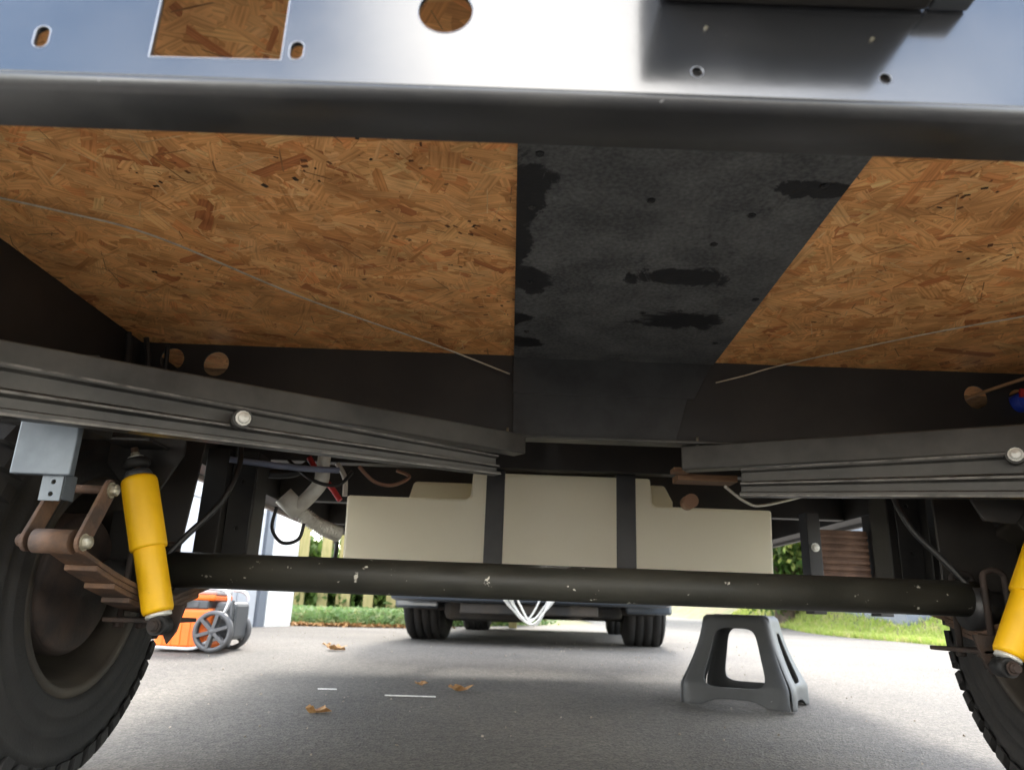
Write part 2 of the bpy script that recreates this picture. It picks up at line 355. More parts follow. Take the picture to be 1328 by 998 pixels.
# grass blades and ground cover
def blades(name, m, n, place, h0, h1, wd, label, cat):
    mb = MB()
    for _ in range(n):
        x, y = place(); z = gz(x, y); a = rnd.uniform(0, 6.28); h = rnd.uniform(h0, h1); ww = wd * rnd.uniform(.6, 1.3)
        dx, dy = math.cos(a) * ww, math.sin(a) * ww; lx, ly = rnd.gauss(0, h * .35), rnd.gauss(0, h * .35)
        mb.add([(x - dx, y - dy, z - .01), (x + dx, y + dy, z - .01), (x + lx * .4 + dx * .7, y + ly * .4 + dy * .7, z + h * .6), (x + lx, y + ly, z + h)], [(0, 1, 2), (0, 2, 3)])
    return obj(name, mb, m, None, org=(0, 0, 0), fix=False, kind='stuff', label=label, category=cat)
def pl_r():
    while True:
        y = 5 + 12 * rnd.random() ** 1.1; x = right_edge(y) + 4.5 * rnd.random() ** 1.4
        return x, y
blades('grass', grassm, 60000, pl_r, .03, .09, .008, 'bright yellow green grass bank beside the driveway on the right', 'grass')
def pl_l():
    while True:
        y = 8.12 + 3.4 * rnd.random(); x = rnd.uniform(-2.9, .8)
        if x < left_edge(y) - .02: return x, y
def leafpatch(name, m, n, place, h, sz, label, cat):
    mb = MB()
    for _ in range(n):
        x, y = place(); z = gz(x, y) + rnd.uniform(.01, h); q = Euler((rnd.gauss(0, .6), rnd.gauss(0, .6), rnd.uniform(0, 6.28))).to_matrix(); s = sz * rnd.uniform(.6, 1.3)
        mb.add([Vector((x, y, z)) + q @ Vector(p) for p in ((-s, 0, 0), (0, -s * .5, .002), (s, 0, 0), (0, s * .5, .002))], [(0, 1, 2, 3)])
    return obj(name, mb, m, None, org=(0, 0, 0), fix=False, kind='stuff', label=label, category=cat)
leafpatch('ground_cover', coverm, 26000, pl_l, .2, .03, 'low green ground cover plants below the picket fence', 'ground cover')
def pl_e():
    t = rnd.random(); x = -2.25 + 1.6 * t; return x + rnd.gauss(0, .05), 7.98 + .35 * sstep(-2.2, -1.1, x) + abs(rnd.gauss(0, .09))
leafpatch('dry_leaf_litter', litterm, 900, pl_e, .03, .035, 'band of dry pale leaves along the edge of the ground cover', 'leaf litter')

# ------------------------------------------------------------------ TRAILER
XC = .115
T = root('travel_trailer', (XC, 1.5, 0), 'black steel trailer frame seen from below with wood strand floor and yellow shock absorbers', 'trailer', rot=(0, R(.4), 0))
ZF, ZB = .92, .717         # underside of the floor, bottom of the frame
XL, XR = -.865, 1.25      # inner faces of the side rails
YE = 4.1
# floor boards, with strands pressed into the underside
PAL = [((.80, .49, .215), 6), ((.76, .455, .195), 6), ((.72, .42, .175), 5), ((.85, .55, .26), 3), ((.62, .33, .125), 3), ((.5, .22, .085), 1), ((.72, .36, .14), 1.6)]
def pal():
    r_ = rnd.random() * sum(p[1] for p in PAL)
    for c, wt in PAL:
        r_ -= wt
        if r_ <= 0: break
    k = rnd.uniform(.88, 1.1); return (min(.95, c[0] * k * 1.16), min(1, c[1] * k * 1.02), c[2] * k * .92)
HOT = [(-.12, .83), (-.22, .80), (-.30, .86), (-.08, 1.0), (-.11, 1.12), (-.22, 1.06), (-.3, 1.25), (-.05, 1.3), (-.5, .9), (-.6, 1.2), (.62, .85), (.75, 1.05), (.6, 1.4), (.9, 1.2)]
def strands(x0, x1, y0, y1, n, z, parent, bias, dark=.012):
    V, F, C, U = [], [], [], []
    for i in range(n):
        x, y = rnd.uniform(x0, x1), rnd.uniform(y0, y1)
        ln = (.018 + .12 * rnd.random() ** 1.5) * (1.35 if rnd.random() < .15 else 1); wd = min(ln * .45, rnd.uniform(.004, .03)) * (1.5 if rnd.random() < .12 else 1); a = bias + rnd.gauss(0, .75) + (math.pi / 2 if rnd.random() < .18 else 0)
        c = pal(); zz = z - .0002 - .0012 * i / n
        if rnd.random() < dark:
            hx, hy = HOT[i % len(HOT)]; x = min(max(hx + rnd.gauss(0, .03), x0 + .01), x1 - .01); y = min(max(hy + rnd.gauss(0, .03), y0 + .01), y1 - .01)
            c = rnd.choice([(.06, .04, .025), (.2, .09, .04), (.28, .13, .055)]); ln = rnd.uniform(.003, .011); wd = ln * rnd.uniform(.25, .7); zz = z - .00155
        elif rnd.random() < .05: wd = rnd.uniform(.001, .0025); c = rnd.choice([(.85, .58, .3), (.8, .5, .22), (.4, .2, .08)]); ln *= .6; zz = z - .0015
        ca, sa = math.cos(a), math.sin(a); tl = rnd.gauss(0, .004)
        e1, e2 = rnd.uniform(-.35, .35), rnd.uniform(-.35, .35)
        P = [(-1, -1 + e1 * .3), (-1 + rnd.uniform(0, .25), 1), (rnd.uniform(-.2, .2), 1 + rnd.uniform(-.2, .15)), (1 - rnd.uniform(0, .3), 1), (1, e2), (1 - rnd.uniform(0, .3), -1), (rnd.uniform(-.2, .2), -1 + rnd.uniform(-.15, .2))]
        b = len(V); u0_, v0_ = rnd.uniform(0, 9), rnd.uniform(0, 9); ok = True; vs = []
        for p, q in P:
            px_, py_ = p * ln / 2, q * wd / 2; X_ = x + px_ * ca - py_ * sa; Y_ = y + px_ * sa + py_ * ca
            X_ = min(max(X_, x0), x1); Y_ = min(max(Y_, y0), y1)
            vs.append(Vector((X_, Y_, zz + tl * p * .05)) - ORG); U.append((u0_ + px_, v0_ + py_)); C.append((*c, 1))
        V += vs; F.append(tuple(range(b + 6, b - 1, -1)))
    me = bpy.data.meshes.new('wood_strands'); me.from_pydata(V, [], F)
    at = me.color_attributes.new('strand', 'FLOAT_COLOR', 'POINT'); at.data.foreach_set('color', [v for c in C for v in c])
    uvl = me.uv_layers.new(name='grain'); idx = [0] * len(me.loops); me.loops.foreach_get('vertex_index', idx)
    uvl.data.foreach_set('uv', [v for k in idx for v in U[k]])
    me.materials.append(strandm); o = link(bpy.data.objects.new('wood_strands', me)); o.parent = parent; o['kind'] = 'stuff'
for (x0, x1, y1) in ((XL - .08, .118, 3.0), (.122, XR + .08, 3.0)):
    b = MB().box(x0, x1, .43, y1, ZF, ZF + .016); fb = obj('floor_board', b, osbm, T)
    strands(max(x0, XL) + .001, min(x1, XR) - .001, .431, 1.78, 11500, ZF, fb, .35 if x0 < 0 else -.45)
for x0, x1 in ((XL - .08, .118), (.122, XR + .08)):
    obj('floor_board', MB().box(x0, x1, 3.004, YE, ZF, ZF + .016), osbm, T)
# black moisture panel under the joint, folded down over the crossmember
pz = ZF - .006
b = MB().box(-.006, .462, .47, 1.592, pz - .003, pz)
b = MB(); b.prism([(-.010, .47, pz - .003), (.424, .47, pz - .003), (.455, 1.592, pz - .003), (-.004, 1.592, pz - .003)], (0, 0, .003)); mp_ = obj('moisture_panel', b, panelm, T, .001)
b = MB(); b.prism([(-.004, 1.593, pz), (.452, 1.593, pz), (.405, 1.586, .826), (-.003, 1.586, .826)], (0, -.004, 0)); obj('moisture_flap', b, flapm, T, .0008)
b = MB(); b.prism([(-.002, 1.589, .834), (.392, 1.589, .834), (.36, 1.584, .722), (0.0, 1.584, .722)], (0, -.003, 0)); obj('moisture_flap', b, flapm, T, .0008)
for x, y in ((.015, .93), (.02, 1.18), (.02, 1.42), (.3, 1.02), (.33, .93), (.43, 1.22), (.42, 1.45), (.24, 1.3), (.18, .9), (.4, .85), (.02, .8)):
    obj('screw', MB().hexbolt((x, y, pz - .003), (0, 0, -1), .0045, .002), blk, mp_)

# rear crossmember: web with cut-outs and bent lower flange
YW = .457; zt = .9195
holes = [[(-.285, .747), (-.187, .748), (-.187, .836), (-.285, .836)], slot(-.3695, .761, .0105, .0185), slot(-.1755, .7565, .0095, .0155),
         circ(-.0655, .7985, .0205), circ(.127, .750, .0042, n=16), circ(.2685, .750, .0042, n=16),
         slot(-.52, .775, .03, .06), circ(.62, .79, .03), [(.75, .76), (.88, .76), (.88, .84), (.75, .84)]]
web = plate('rear_crossmember', [(-.95, .729), (1.18, .729), (1.18, zt), (-.95, zt)], holes, .005, gloss, lambda u, v, t: (u, YW + t, v), T, .0012)
edge_m = mat('bare_cut_edge', (.3, .31, .34), .35, .2, (.4, .42, .46), 60, .4, .7)
for k_, h_ in enumerate(holes[:6]):
    cx_ = sum(p[0] for p in h_) / len(h_); cy_ = sum(p[1] for p in h_) / len(h_); g_ = .0011 if k_ in (0, 1, 2) else .0008
    def off(p, g): 
        dx, dy = p[0] - cx_, p[1] - cy_; ex = max(abs(q[0] - cx_) for q in h_); ey = max(abs(q[1] - cy_) for q in h_)
        return (cx_ + dx * (1 + g / ex), cy_ + dy * (1 + g / ey))
    plate('cut_edge', [off(p, g_) for p in h_], [[off(p, .0004) for p in h_]], .0012, edge_m, lambda u, v, t: (u, YW - .0004 + t, v), web, .0003)
prof = [(YW, .729)] + [(YW + .009 - .009 * math.cos(a), .729 - .009 * math.sin(a)) for a in [R(15 * k) for k in range(1, 7)]] + [(.512, .7205), (.5155, .7235), (.512, .7255), (YW + .010, .7255), (YW + .005, .729)]
b = MB(); b.prism([(-.95, y, z) for y, z in prof], (2.13, 0, 0))
for i in range(2, len(b.sm)): b.sm[i] = i - 2 < 7
obj('lower_flange', b, flange_m, web)
obj('upper_flange', MB().box(-.95, 1.18, .463, .52, zt - .004, zt), gloss, web)
# box that sticks out of the web at the top of the picture
hb = obj('light_box', MB().box(.1, .307, .366, .4555, .812, .9), blk_dark, T, .004, label='black box bolted to the rear crossmember')
obj('mounting_tab', MB().box(.308, .338, .43, .4555, .814, .82), dgray, hb, .001)
for x, z in ((.135, .79), (.262, .785)): obj('rivet', MB().hexbolt((x, YW, z), (0, -1, 0), .0011, .001), zinc, web)

# side rails (C channels opening outwards)
for s, xi in ((-1, XL), (1, XR)):
    xo = xi + s * .085; b = MB()
    b.prism([(xi, .52, ZB), (xo, .52, ZB), (xo, .52, ZB + .006), (xi + s * .005, .52, ZB + .006), (xi + s * .005, .52, zt - .006), (xo, .52, zt - .006), (xo, .52, zt), (xi, .52, zt)], (0, YE - .52, 0))
    rl = obj('side_rail', b, blk_dark, T, .0015)
    b = MB().box(min(xo + s * .001, xo + s * .02), max(xo + s * .001, xo + s * .02), .46, YE, ZB - .012, .93)
    sk = obj('side_skirt', b, mat('pinkish_white_skirt' if s < 0 else 'grey_skirt', (.5, .42, .38) if s < 0 else (.16, .155, .15), .6), T, .002)
    # stained inner wooden lining seen past the wheel
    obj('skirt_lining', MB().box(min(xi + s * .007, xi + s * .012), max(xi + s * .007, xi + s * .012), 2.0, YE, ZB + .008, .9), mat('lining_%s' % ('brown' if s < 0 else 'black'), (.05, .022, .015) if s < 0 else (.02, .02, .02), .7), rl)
# crossmembers
hl = [circ(-.788, .880, .027), circ(-.686, .873, .029), circ(1.054, .859, .027), circ(1.155, .855, .027)]
cm = plate('middle_crossmember', [(XL, ZB + .006), (XR, ZB + .006), (XR, zt), (XL, zt)], hl + [circ(1.0, .80, .001, n=3)][:0], .005, blk_dark, lambda u, v, t: (u, 1.598 + t, v), T, .001)
obj('lower_flange', MB().box(XL, XR, 1.555, 1.603, ZB, ZB + .006), arm_m, cm, .0015)
b = MB()
for i in range(24):
    a = 2 * math.pi * i / 24
for k, y in enumerate((2.12, 2.75, 3.55, YE - .05)):
    z0 = .752 if k == 0 else ZB + .003
    c2 = obj('crossmember', MB().box(XL + .001, XR - .001, y, y + .05, z0, zt - .001), blk_dark, T, .002)
# coloured plug seen at the hole on the far right
pg = obj('wiring_plug', MB().tube([(1.152, 1.57, .848), (1.152, 1.64, .848)], .022, 20), wire_bu, T)
obj('plug_seal', MB().prism([(1.131, 1.563, .853), (1.172, 1.563, .853), (1.170, 1.563, .872), (1.134, 1.563, .872)], (0, .006, 0)), wire_rd, pg)

# swing arms (left and right): a tube behind with a lipped channel in front, pivot bolt between
def beam(name, A, B, sec, m, parent, bev=.0015, upv=Vector((0, 0, 1)), sec2=None):
    """sweep section (u across = horizontal normal, v up) from A to B"""
    A, B = Vector(A), Vector(B); d = (B - A).normalized(); nrm = d.cross(upv).normalized(); v_ = nrm.cross(d).normalized()
    s2 = sec2 or sec; n = len(sec); vs = [A + nrm * u + v_ * v for u, v in sec] + [B + nrm * u + v_ * v for u, v in s2]
    b = MB(); b.add(vs, [tuple(range(n)), tuple(range(2 * n - 1, n - 1, -1))] + [(i, i + n, (i + 1) % n + n, (i + 1) % n) for i in range(n)])
    return obj(name, b, m, parent, bev)
def rect(u0_, u1_, v0_, v1_): return [(u0_, v0_), (u1_, v0_), (u1_, v1_), (u0_, v1_)]
def chan(h, h2=None):   # C channel section: web at u = .006 with lips top and bottom, open towards +u
    k = h / .09; return [(0, 0), (.026, 0), (.026, .012 * k), (.021, .014 * k), (.010, .016 * k), (.010, .034 * k), (.019, .038 * k), (.019, .044 * k), (.007, .050 * k), (.007, .078 * k), (.016, .082 * k), (.016, h), (0, h)]
hi_lip = mat('painted_lip_highlight', (.17, .16, .145), .4, .4, (.07, .066, .06), 30, .4, .62, .2, 90)  # lighter colour for strips that paint edge highlights along the channel lips
# left
aL = link(bpy.data.objects.new('support_arm', None)); aL.parent = T
aR = link(bpy.data.objects.new('support_arm', None)); aR.parent = T
_k = .0
tl = beam('arm_tube', (-.95, .88, .665), (.022, 1.532, .674), rect(-.03, .012, 0, .040), arm_m, aL, .003, sec2=rect(-.03, .012, 0, .042))
cl = beam('arm_channel', (-.92, .865, .581), (-.035, 1.455, .612), chan(.088), arm_m, aL, .001, sec2=chan(.04))
tr = beam('arm_tube', (.375, 1.585, .674), (1.25, 1.10, .668), rect(-.03, .012, -.012, .040), arm_m, aR, .003)
cr_ = beam('arm_channel', (.475, 1.5, .594), (1.20, 1.09, .556), chan(.058), arm_m, aR, .001, sec2=chan(.098))
for A_, B_, h0_, h1_, par in (((-.92, .865, .581), (-.035, 1.455, .612), .088, .04, cl), ((.475, 1.5, .594), (1.20, 1.09, .556), .058, .098, cr_)):
    for (ua, ub, va, vb) in ((.0262, .0272, 0, .05), (.0192, .0202, .43, .48), (.0162, .0172, .95, 1.0)):
        beam('highlight_lip', A_, B_, rect(ua, ub, va * h0_, vb * h0_), hi_lip, par, 0, sec2=rect(ua, ub, va * h1_, vb * h1_))
for (c, n_, par) in (((-.437, 1.143, .634), (.56, -.83, 0), cl), ((.874, 1.247, .645), (-.5, -.86, 0), cr_)):
    q = Vector(n_).normalized()
    obj('pivot_bolt', MB().hexbolt(Vector(c) + q * .012, q, .009, .009), white_bolt, par)
    obj('pivot_washer', MB().tube([Vector(c) - q * .01, Vector(c) + q * .012], .0155, 24), arm_m, par)
for x, y, z in ((-.012, 1.565, .705), (.405, 1.57, .70)):
    obj('stud', MB().tube([(x, y, z), (x, y, z + .035)], .0028, 8), zinc, T)

# axle
ZA = .411
AX = obj('axle', MB().tube([(-.70, 1.5, ZA), (.93, 1.5, ZA)], .0342, 40), axle_m, T)
for s in (-1, 1):
    x = XC + s * .80
    b = MB().lathe([(0, 0), (0, .045), (.03, .045), (.05, .03), (.12, .03)], 28, Matrix.Translation((XC + s * .79, 1.5, ZA - .015)) @ Matrix.Rotation(0 if s > 0 else math.pi, 4, 'Z')); obj('spindle', b, blk, AX)
# running gear
def side(s):
    X = lambda a: XC + s * a          # a = distance outward from the trailer's centre line
    # wheel
    W = link(bpy.data.objects.new('wheel', None)); W.parent = T
    c = Vector((X(.915), 1.47, .378))
    Mx = Matrix.Translation(c) @ Matrix.Rotation(0 if s > 0 else math.pi, 4, 'Z')   # local +x = outboard
    tp = [(.02, .200), (-.005, .205), (-.012, .215), (-.006, .232), (-.0075, .236), (-.003, .24), (-.003, .262), (-.0055, .266), (-.0015, .27), (.0, .30), (-.0015, .305), (.003, .31), (.012, .335), (.026, .352), (.045, .361), (.13, .366), (.215, .361), (.236, .352), (.25, .335), (.262, .3), (.262, .26), (.25, .215), (.24, .2)]
    ty = obj('tyre', MB().lathe(tp, 96, Mx), rubber, W)
    nb = 46; me = None
    for row in (0, 1):
        for i in range(nb):
            if row == 1 and me2 is not None: pass
            a = 2 * math.pi * (i + .5 * row) / nb
            if i == 0:
                bb = MB()
                if row == 0: xs_ = [(-.0035, .315), (-.001, .338), (.008, .353), (.03, .3655), (.075, .3685), (.075, .36), (.02, .345), (.0, .315)]
                else: xs_ = [(.09, .36), (.09, .3695), (.17, .3695), (.17, .36)]
                wv = .03
                n_ = len(xs_); vs = [Vector((p, q, wv * k * (1 if p > .0 else .7) + (.004 if p > .05 else 0))) for k in (-.6, .6) for p, q in xs_]
                bb.add(vs, [tuple(range(n_)), tuple(range(2 * n_ - 1, n_ - 1, -1))] + [(j, j + n_, (j + 1) % n_ + n_, (j + 1) % n_) for j in range(n_)])
                me = bpy.data.meshes.new('tread_block'); me.from_pydata(bb.v, [], bb.f); me.materials.append(rubber)
                bmm = bmesh.new(); bmm.from_mesh(me); bmesh.ops.recalc_face_normals(bmm, faces=bmm.faces); bmm.to_mesh(me); bmm.free(); me2 = me
            o = link(bpy.data.objects.new('tread_block', me)); o.parent = W
            o.matrix_local = Matrix.Translation(-ORG) @ Mx @ Matrix.Rotation(a, 4, 'X')
    obj('rim', MB().lathe([(.002, .206), (-.004, .2), (-.004, .188), (.004, .184), (.012, .182), (.02, .176), (.05, .172), (.1, .165), (.15, .155), (.16, .12)], 72, Mx), rim_m, W)
    dsk = MB().lathe([(.152, .157), (.148, .14), (.135, .10), (.12, .085), (.12, 0)], 60, Mx); obj('wheel_disc', dsk, rim_in, W)
    obj('brake_drum', MB().lathe([(.03, 0), (.03, .125), (.036, .132), (.1, .132), (.12, .12), (.12, .05)], 56, Mx), rim_in, W)
    obj('backing_plate', MB().lathe([(.018, 0), (.018, .05), (.024, .06), (.024, .12), (.03, .128), (.034, .128)], 56, Mx), rust_d, W)
    # leaf spring: eye, main leaf and shorter leaves under it
    S = link(bpy.data.objects.new('leaf_spring', None)); S.parent = T
    xs0, xs1 = sorted((X(.765 if s < 0 else .81), X(.82 if s < 0 else .865)))
    def cz(y): return .362 + .075 * abs((y - 1.5) / .385) ** (1.7 if y < 1.5 else 1.0)
    for k, (hl_, hr_) in enumerate(((.37, .37), (.30, .2), (.235, .12), (.175, .07))):
        b = MB(); n_ = 18; th = .0085
        for y in fr(1.5 - hl_, 1.5 + hr_, n_):
            z = cz(y) - k * .009
            for (x, zz) in ((xs0 + .001 * k, z), (xs1 - .001 * k, z), (xs1 - .001 * k, z - th), (xs0 + .001 * k, z - th)): b.v.append(Vector((x, y, zz)))
        for i in range(n_):
            for j in range(4): b.f.append((i * 4 + j, i * 4 + (j + 1) % 4, i * 4 + 4 + (j + 1) % 4, i * 4 + 4 + j)); b.sm.append(False)
        b.f += [(0, 1, 2, 3), (n_ * 4 + 3, n_ * 4 + 2, n_ * 4 + 1, n_ * 4)]; b.sm += [False] * 2
        obj('leaf', b, rust, S, .0015)
    for y in (1.118, 1.882): obj('spring_eye', MB().tube([(xs0 - .001, y, .432), (xs1 + .001, y, .432)], .018, 24), rust, S)
    obj('spring_plate', MB().box(X(.79) - .05, X(.79) + .05, 1.385, 1.56, .312, .320), rust_d, S, .002)
    for dy in (-.052, .052):
        b = MB(); pts = [(X(.76) - 0, 1.5 + dy, .285)] + [(X(.76), 1.5 + dy * (1 if k < 1 else 1), .36) for k in range(1)]
        xa, xb = X(.798), X(.84); zt_ = ZA + .04
        b.tube([(xa, 1.5 + dy, .31), (xa, 1.5 + dy, zt_ - .01)] + [(xa + (xb - xa) * (.5 - .5 * math.cos(t)), 1.5 + dy, zt_ + .012 * math.sin(t)) for t in [math.pi * k / 8 for k in range(9)]] + [(xb, 1.5 + dy, zt_ - .01), (xb, 1.5 + dy, .31)], .0062, 10)
        obj('u_bolt', b, rust_d, S)
        for xq in (xa, xb): obj('nut', MB().hexbolt((xq, 1.5 + dy, .311), (0, 0, -1), .0095, .01), rust_d, S)
    # shackles
    K = link(bpy.data.objects.new('shackle', None)); K.parent = T
    top = (1.165, .517); bot = (1.118, .432)
    for a in (.752, .833):
        sh = []; d = Vector((0, top[0] - bot[0], top[1] - bot[1])); n_ = d.cross(Vector((1, 0, 0))).normalized(); ang = math.atan2(d.z, d.y)
        for k in range(9): t = ang - math.pi / 2 + math.pi * k / 8; sh.append((X(a) - .003, top[0] + .0165 * math.cos(t), top[1] + .0165 * math.sin(t)))
        for k in range(9): t = ang + math.pi / 2 + math.pi * k / 8; sh.append((X(a) - .003, bot[0] + .0165 * math.cos(t), bot[1] + .0165 * math.sin(t)))
        obj('shackle_plate', MB().prism(sh, (.006, 0, 0)), rust, K, .001)
        for (yy, zz) in (top, bot):
            q = Vector((-s if a < .8 else s, 0, 0))
            obj('shackle_bolt', MB().hexbolt(Vector((X(a), yy, zz)) + q * .003, q, .0095, .011), zinc if a < .8 else rust, K)
    obj('shackle_pin', MB().tube([(X(.75), top[0], top[1]), (X(.835), top[0], top[1])], .007, 12), rust, K)
    # galvanized hanger
    gm = galv if s < 0 else blk
    H_ = obj('spring_hanger', MB().prism([(X(.772) if s > 0 else X(.862), 1.085, .526), (X(.862) if s > 0 else X(.772), 1.085, .526), (X(.862) if s > 0 else X(.772), 1.085, .70), (X(.772) if s > 0 else X(.862), 1.085, .70)], (0, .014, 0)), gm, T, .002)
    xt0, xt1 = sorted((X(.785), X(.817)))
    tab = plate('hanger_tab', [(xt0, .489), (xt1, .489), (xt1, .53), (xt0, .53)], [circ((xt0 + xt1) / 2 + .001, .499, .0034, n=14), circ((xt0 + xt1) / 2 + .002, .517, .0034, n=14)], .004, gm, lambda u, v, t: (u, 1.095 + t, v), H_, .0006)
    for xx in (xt0, xt1 - .003): obj('hanger_cheek', MB().box(xx, xx + .003, 1.1, 1.13, .492, .53), gm, H_, .0006)
    obj('hanger_riser', MB().box(X(.8) - .03, X(.8) + .03, 1.095, 1.175, .6, ZB + .001), blk_dark, H_)
    # rear hanger
    obj('rear_spring_hanger', MB().box(X(.79 if s < 0 else .862) - .035, X(.79 if s < 0 else .862) + .035, 1.84, 1.93, .40, ZB + .001), blk_dark, T, .003)
    # shock absorber
    A = link(bpy.data.objects.new('shock_absorber', None)); A.parent = T
    p0, p1 = (Vector((-.700, 1.35, .603)), Vector((-.600, 1.35, .300))) if s < 0 else (Vector((1.006, 1.35, .568)), Vector((.862, 1.35, .285))); d = (p1 - p0); ln = d.length; d.normalize()
    def at(t): return p0 + d * t
    q = d.to_track_quat('X', 'Z').to_matrix().to_4x4(); q.translation = p0
    t1, t2, t3 = .037, .172, .286
    obj('dust_tube', MB().lathe([(t1, 0), (t1, .024), (t1 + .003, .0285), (t1 + .008, .0308), (t1 + .014, .0312), (t2 - .004, .0312), (t2, .0302), (t2, .02)], 48, q), yellow, A)
    obj('damper_body', MB().lathe([(t2 - .01, .0262), (t3 - .006, .0262), (t3, .024), (t3, 0)], 48, q), yellow, A)
    obj('top_collar', MB().lathe([(t1 - .012, .0), (t1 - .012, .02), (t1 - .004, .024), (t1 + .004, .024)], 32, q), dgray, A)
    obj('rod', MB().tube([at(-.02), at(t1 - .008)], .0065, 12), rust, A)
    obj('top_washer', MB().lathe([(-.002, 0), (-.002, .014), (.001, .014), (.001, .0)], 24, q), white_bolt, A)
    obj('top_nut', MB().hexbolt(at(-.003), -d, .008, .008), zinc, A)
    obj('top_bushing', MB().lathe([(.002, 0), (.002, .019), (.006, .023), (.016, .023), (.02, .018), (.02, 0)], 28, q), rubber_b, A)
    obj('lower_ring', MB().lathe([(t3 + .001, 0), (t3 + .001, .0215), (t3 + .007, .0215), (t3 + .007, 0)], 32, q), white_bolt, A)
    e = at(t3 + .022)
    obj('lower_eye', MB().tube([e + Vector((0, -.016, 0)), e + Vector((0, .016, 0))], .0165, 28), rubber_b, A)
    obj('lower_bolt', MB().tube([e + Vector((0, -.035, 0)), e + Vector((0, .05, 0))], .007, 12), rust_d, A)
    obj('lower_bolt_nut', MB().hexbolt(e + Vector((0, -.022, 0)), (0, -1, 0), .009, .008), rust_d, A)
    b = MB(); b.prism([(e.x - .026, 1.385, .345), (e.x + .024, 1.385, .345), (e.x + .014, 1.385, .30), (e.x, 1.385, .278), (e.x - .012, 1.385, .30)], (0, .006, 0)); obj('shock_foot', b, rust_d, A, .001)
    # upper mount: bracket plate and cup
    b = MB(); xi = X(.745); xo_ = X(.89)
    b.prism([(xi, 1.39, ZB), (xo_, 1.39, ZB), (xo_, 1.39, .60), (X(.84), 1.39, .545), (X(.78), 1.39, .55), (xi, 1.39, .62)], (0, .006, 0)); obj('shock_bracket', b, blk_dark, T, .002)
    obj('shock_shelf', MB().box(min(X(.775), X(.86)), max(X(.775), X(.86)), 1.31, 1.391, .628, .634), blk_dark, T, .002)
    # deep black gusset plates around the axle seat
    b = MB(); b.prism([(X(.775 if s < 0 else .785), 1.56, ZB), (X(.95), 1.56, ZB), (X(.95), 1.56, .42), (X(.8 if s < 0 else .785), 1.56, .42)], (0, .006, 0)); obj('frame_gusset', b, blk_dark, T, .002)
    # hanging C-shaped brackets inboard of the wheel
    x0, x1 = X(.815), X(.875)
    P = link(bpy.data.objects.new('hanging_bracket', None)); P.parent = T
    ka = .757 if s < 0 else .845; u0_, u1_ = sorted((X(ka), X(ka + .058)))
    plate('bracket_face', [(u0_, .44), (u1_, .44), (u1_, ZB), (u0_, ZB)], [circ((u0_ + u1_) / 2, .525, .005, n=14), circ((u0_ + u1_) / 2, .64, .005, n=14)], .005, blk, lambda u, v, t: (u, 1.83 + t, v), P, .001)
    xx = X(ka + .06)
    obj('bracket_side', MB().box(min(xx, xx + s * (.055 if s < 0 else .052)), max(xx, xx + s * (.055 if s < 0 else .052)), 1.8, 1.88, .43, ZB), blk_dark, P, .002)
    # brake hose
    b = MB().tube(spline([(X(.72), 1.60, .70), (X(.70), 1.56, .63), (X(.715), 1.53, .55), (X(.76), 1.5, .48), (X(.80), 1.48, .42)], 8), .0062, 10); obj('brake_hose', b, wire_bl, T)
    return A
side(-1); side(1)
# extra plate hanging on the right, in front of the tyre
b = MB(); b.prism([(.955, 1.40, ZB), (1.075, 1.40, ZB), (1.065, 1.40, .535), (.985, 1.40, .525), (.955, 1.40, .56)], (0, .006, 0)); obj('wiring_shield', b, mat('shield', (.045, .043, .04), .5), T, .002, label='dark grey plate beside the right shock absorber')
b = MB().tube(spline([(.955, 1.62, .70), (.952, 1.60, .655), (.97, 1.60, .63), (.988, 1.60, .655), (.985, 1.62, .70)], 8), .005, 10); obj('cable_loop', b, wire_bl, T)

# cords under the floor
obj('cord', MB().tube(spline([(-.86, .92, .912), (-.70, .985, .909), (-.58, 1.055, .907), (-.402, 1.27, .903), (-.178, 1.49, .9), (-.012, 1.58, .868)], 6), .0019, 8), cordm, T)
obj('cord', MB().tube(spline([(.455, 1.58, .865), (.52, 1.575, .883), (.602, 1.555, .905), (.80, 1.36, .9085), (.95, 1.24, .9105), (1.08, 1.12, .911)], 6), .0016, 8), cordm, T)
obj('cord', MB().tube(spline([(1.04, 1.64, .86), (1.06, 1.57, .865), (1.13, 1.50, .885), (1.2, 1.40, .9)], 6), .004, 8), mat('tan_cable', (.3, .17, .08), .6), T)
obj('cable_bundle', MB().tube(spline([(XL + .02, 1.5, .905), (XL + .03, 1.5, .84), (XL + .025, 1.48, .76), (XL + .03, 1.49, .72)], 6), .007, 10).tube(spline([(XL + .045, 1.53, .905), (XL + .06, 1.53, .84), (XL + .055, 1.52, .76), (XL + .06, 1.5, .72)], 6), .006, 10).tube(spline([(XL + .08, 1.56, .9), (XL + .085, 1.56, .84), (XL + .09, 1.55, .76)], 6), .005, 10), wire_bl, T)

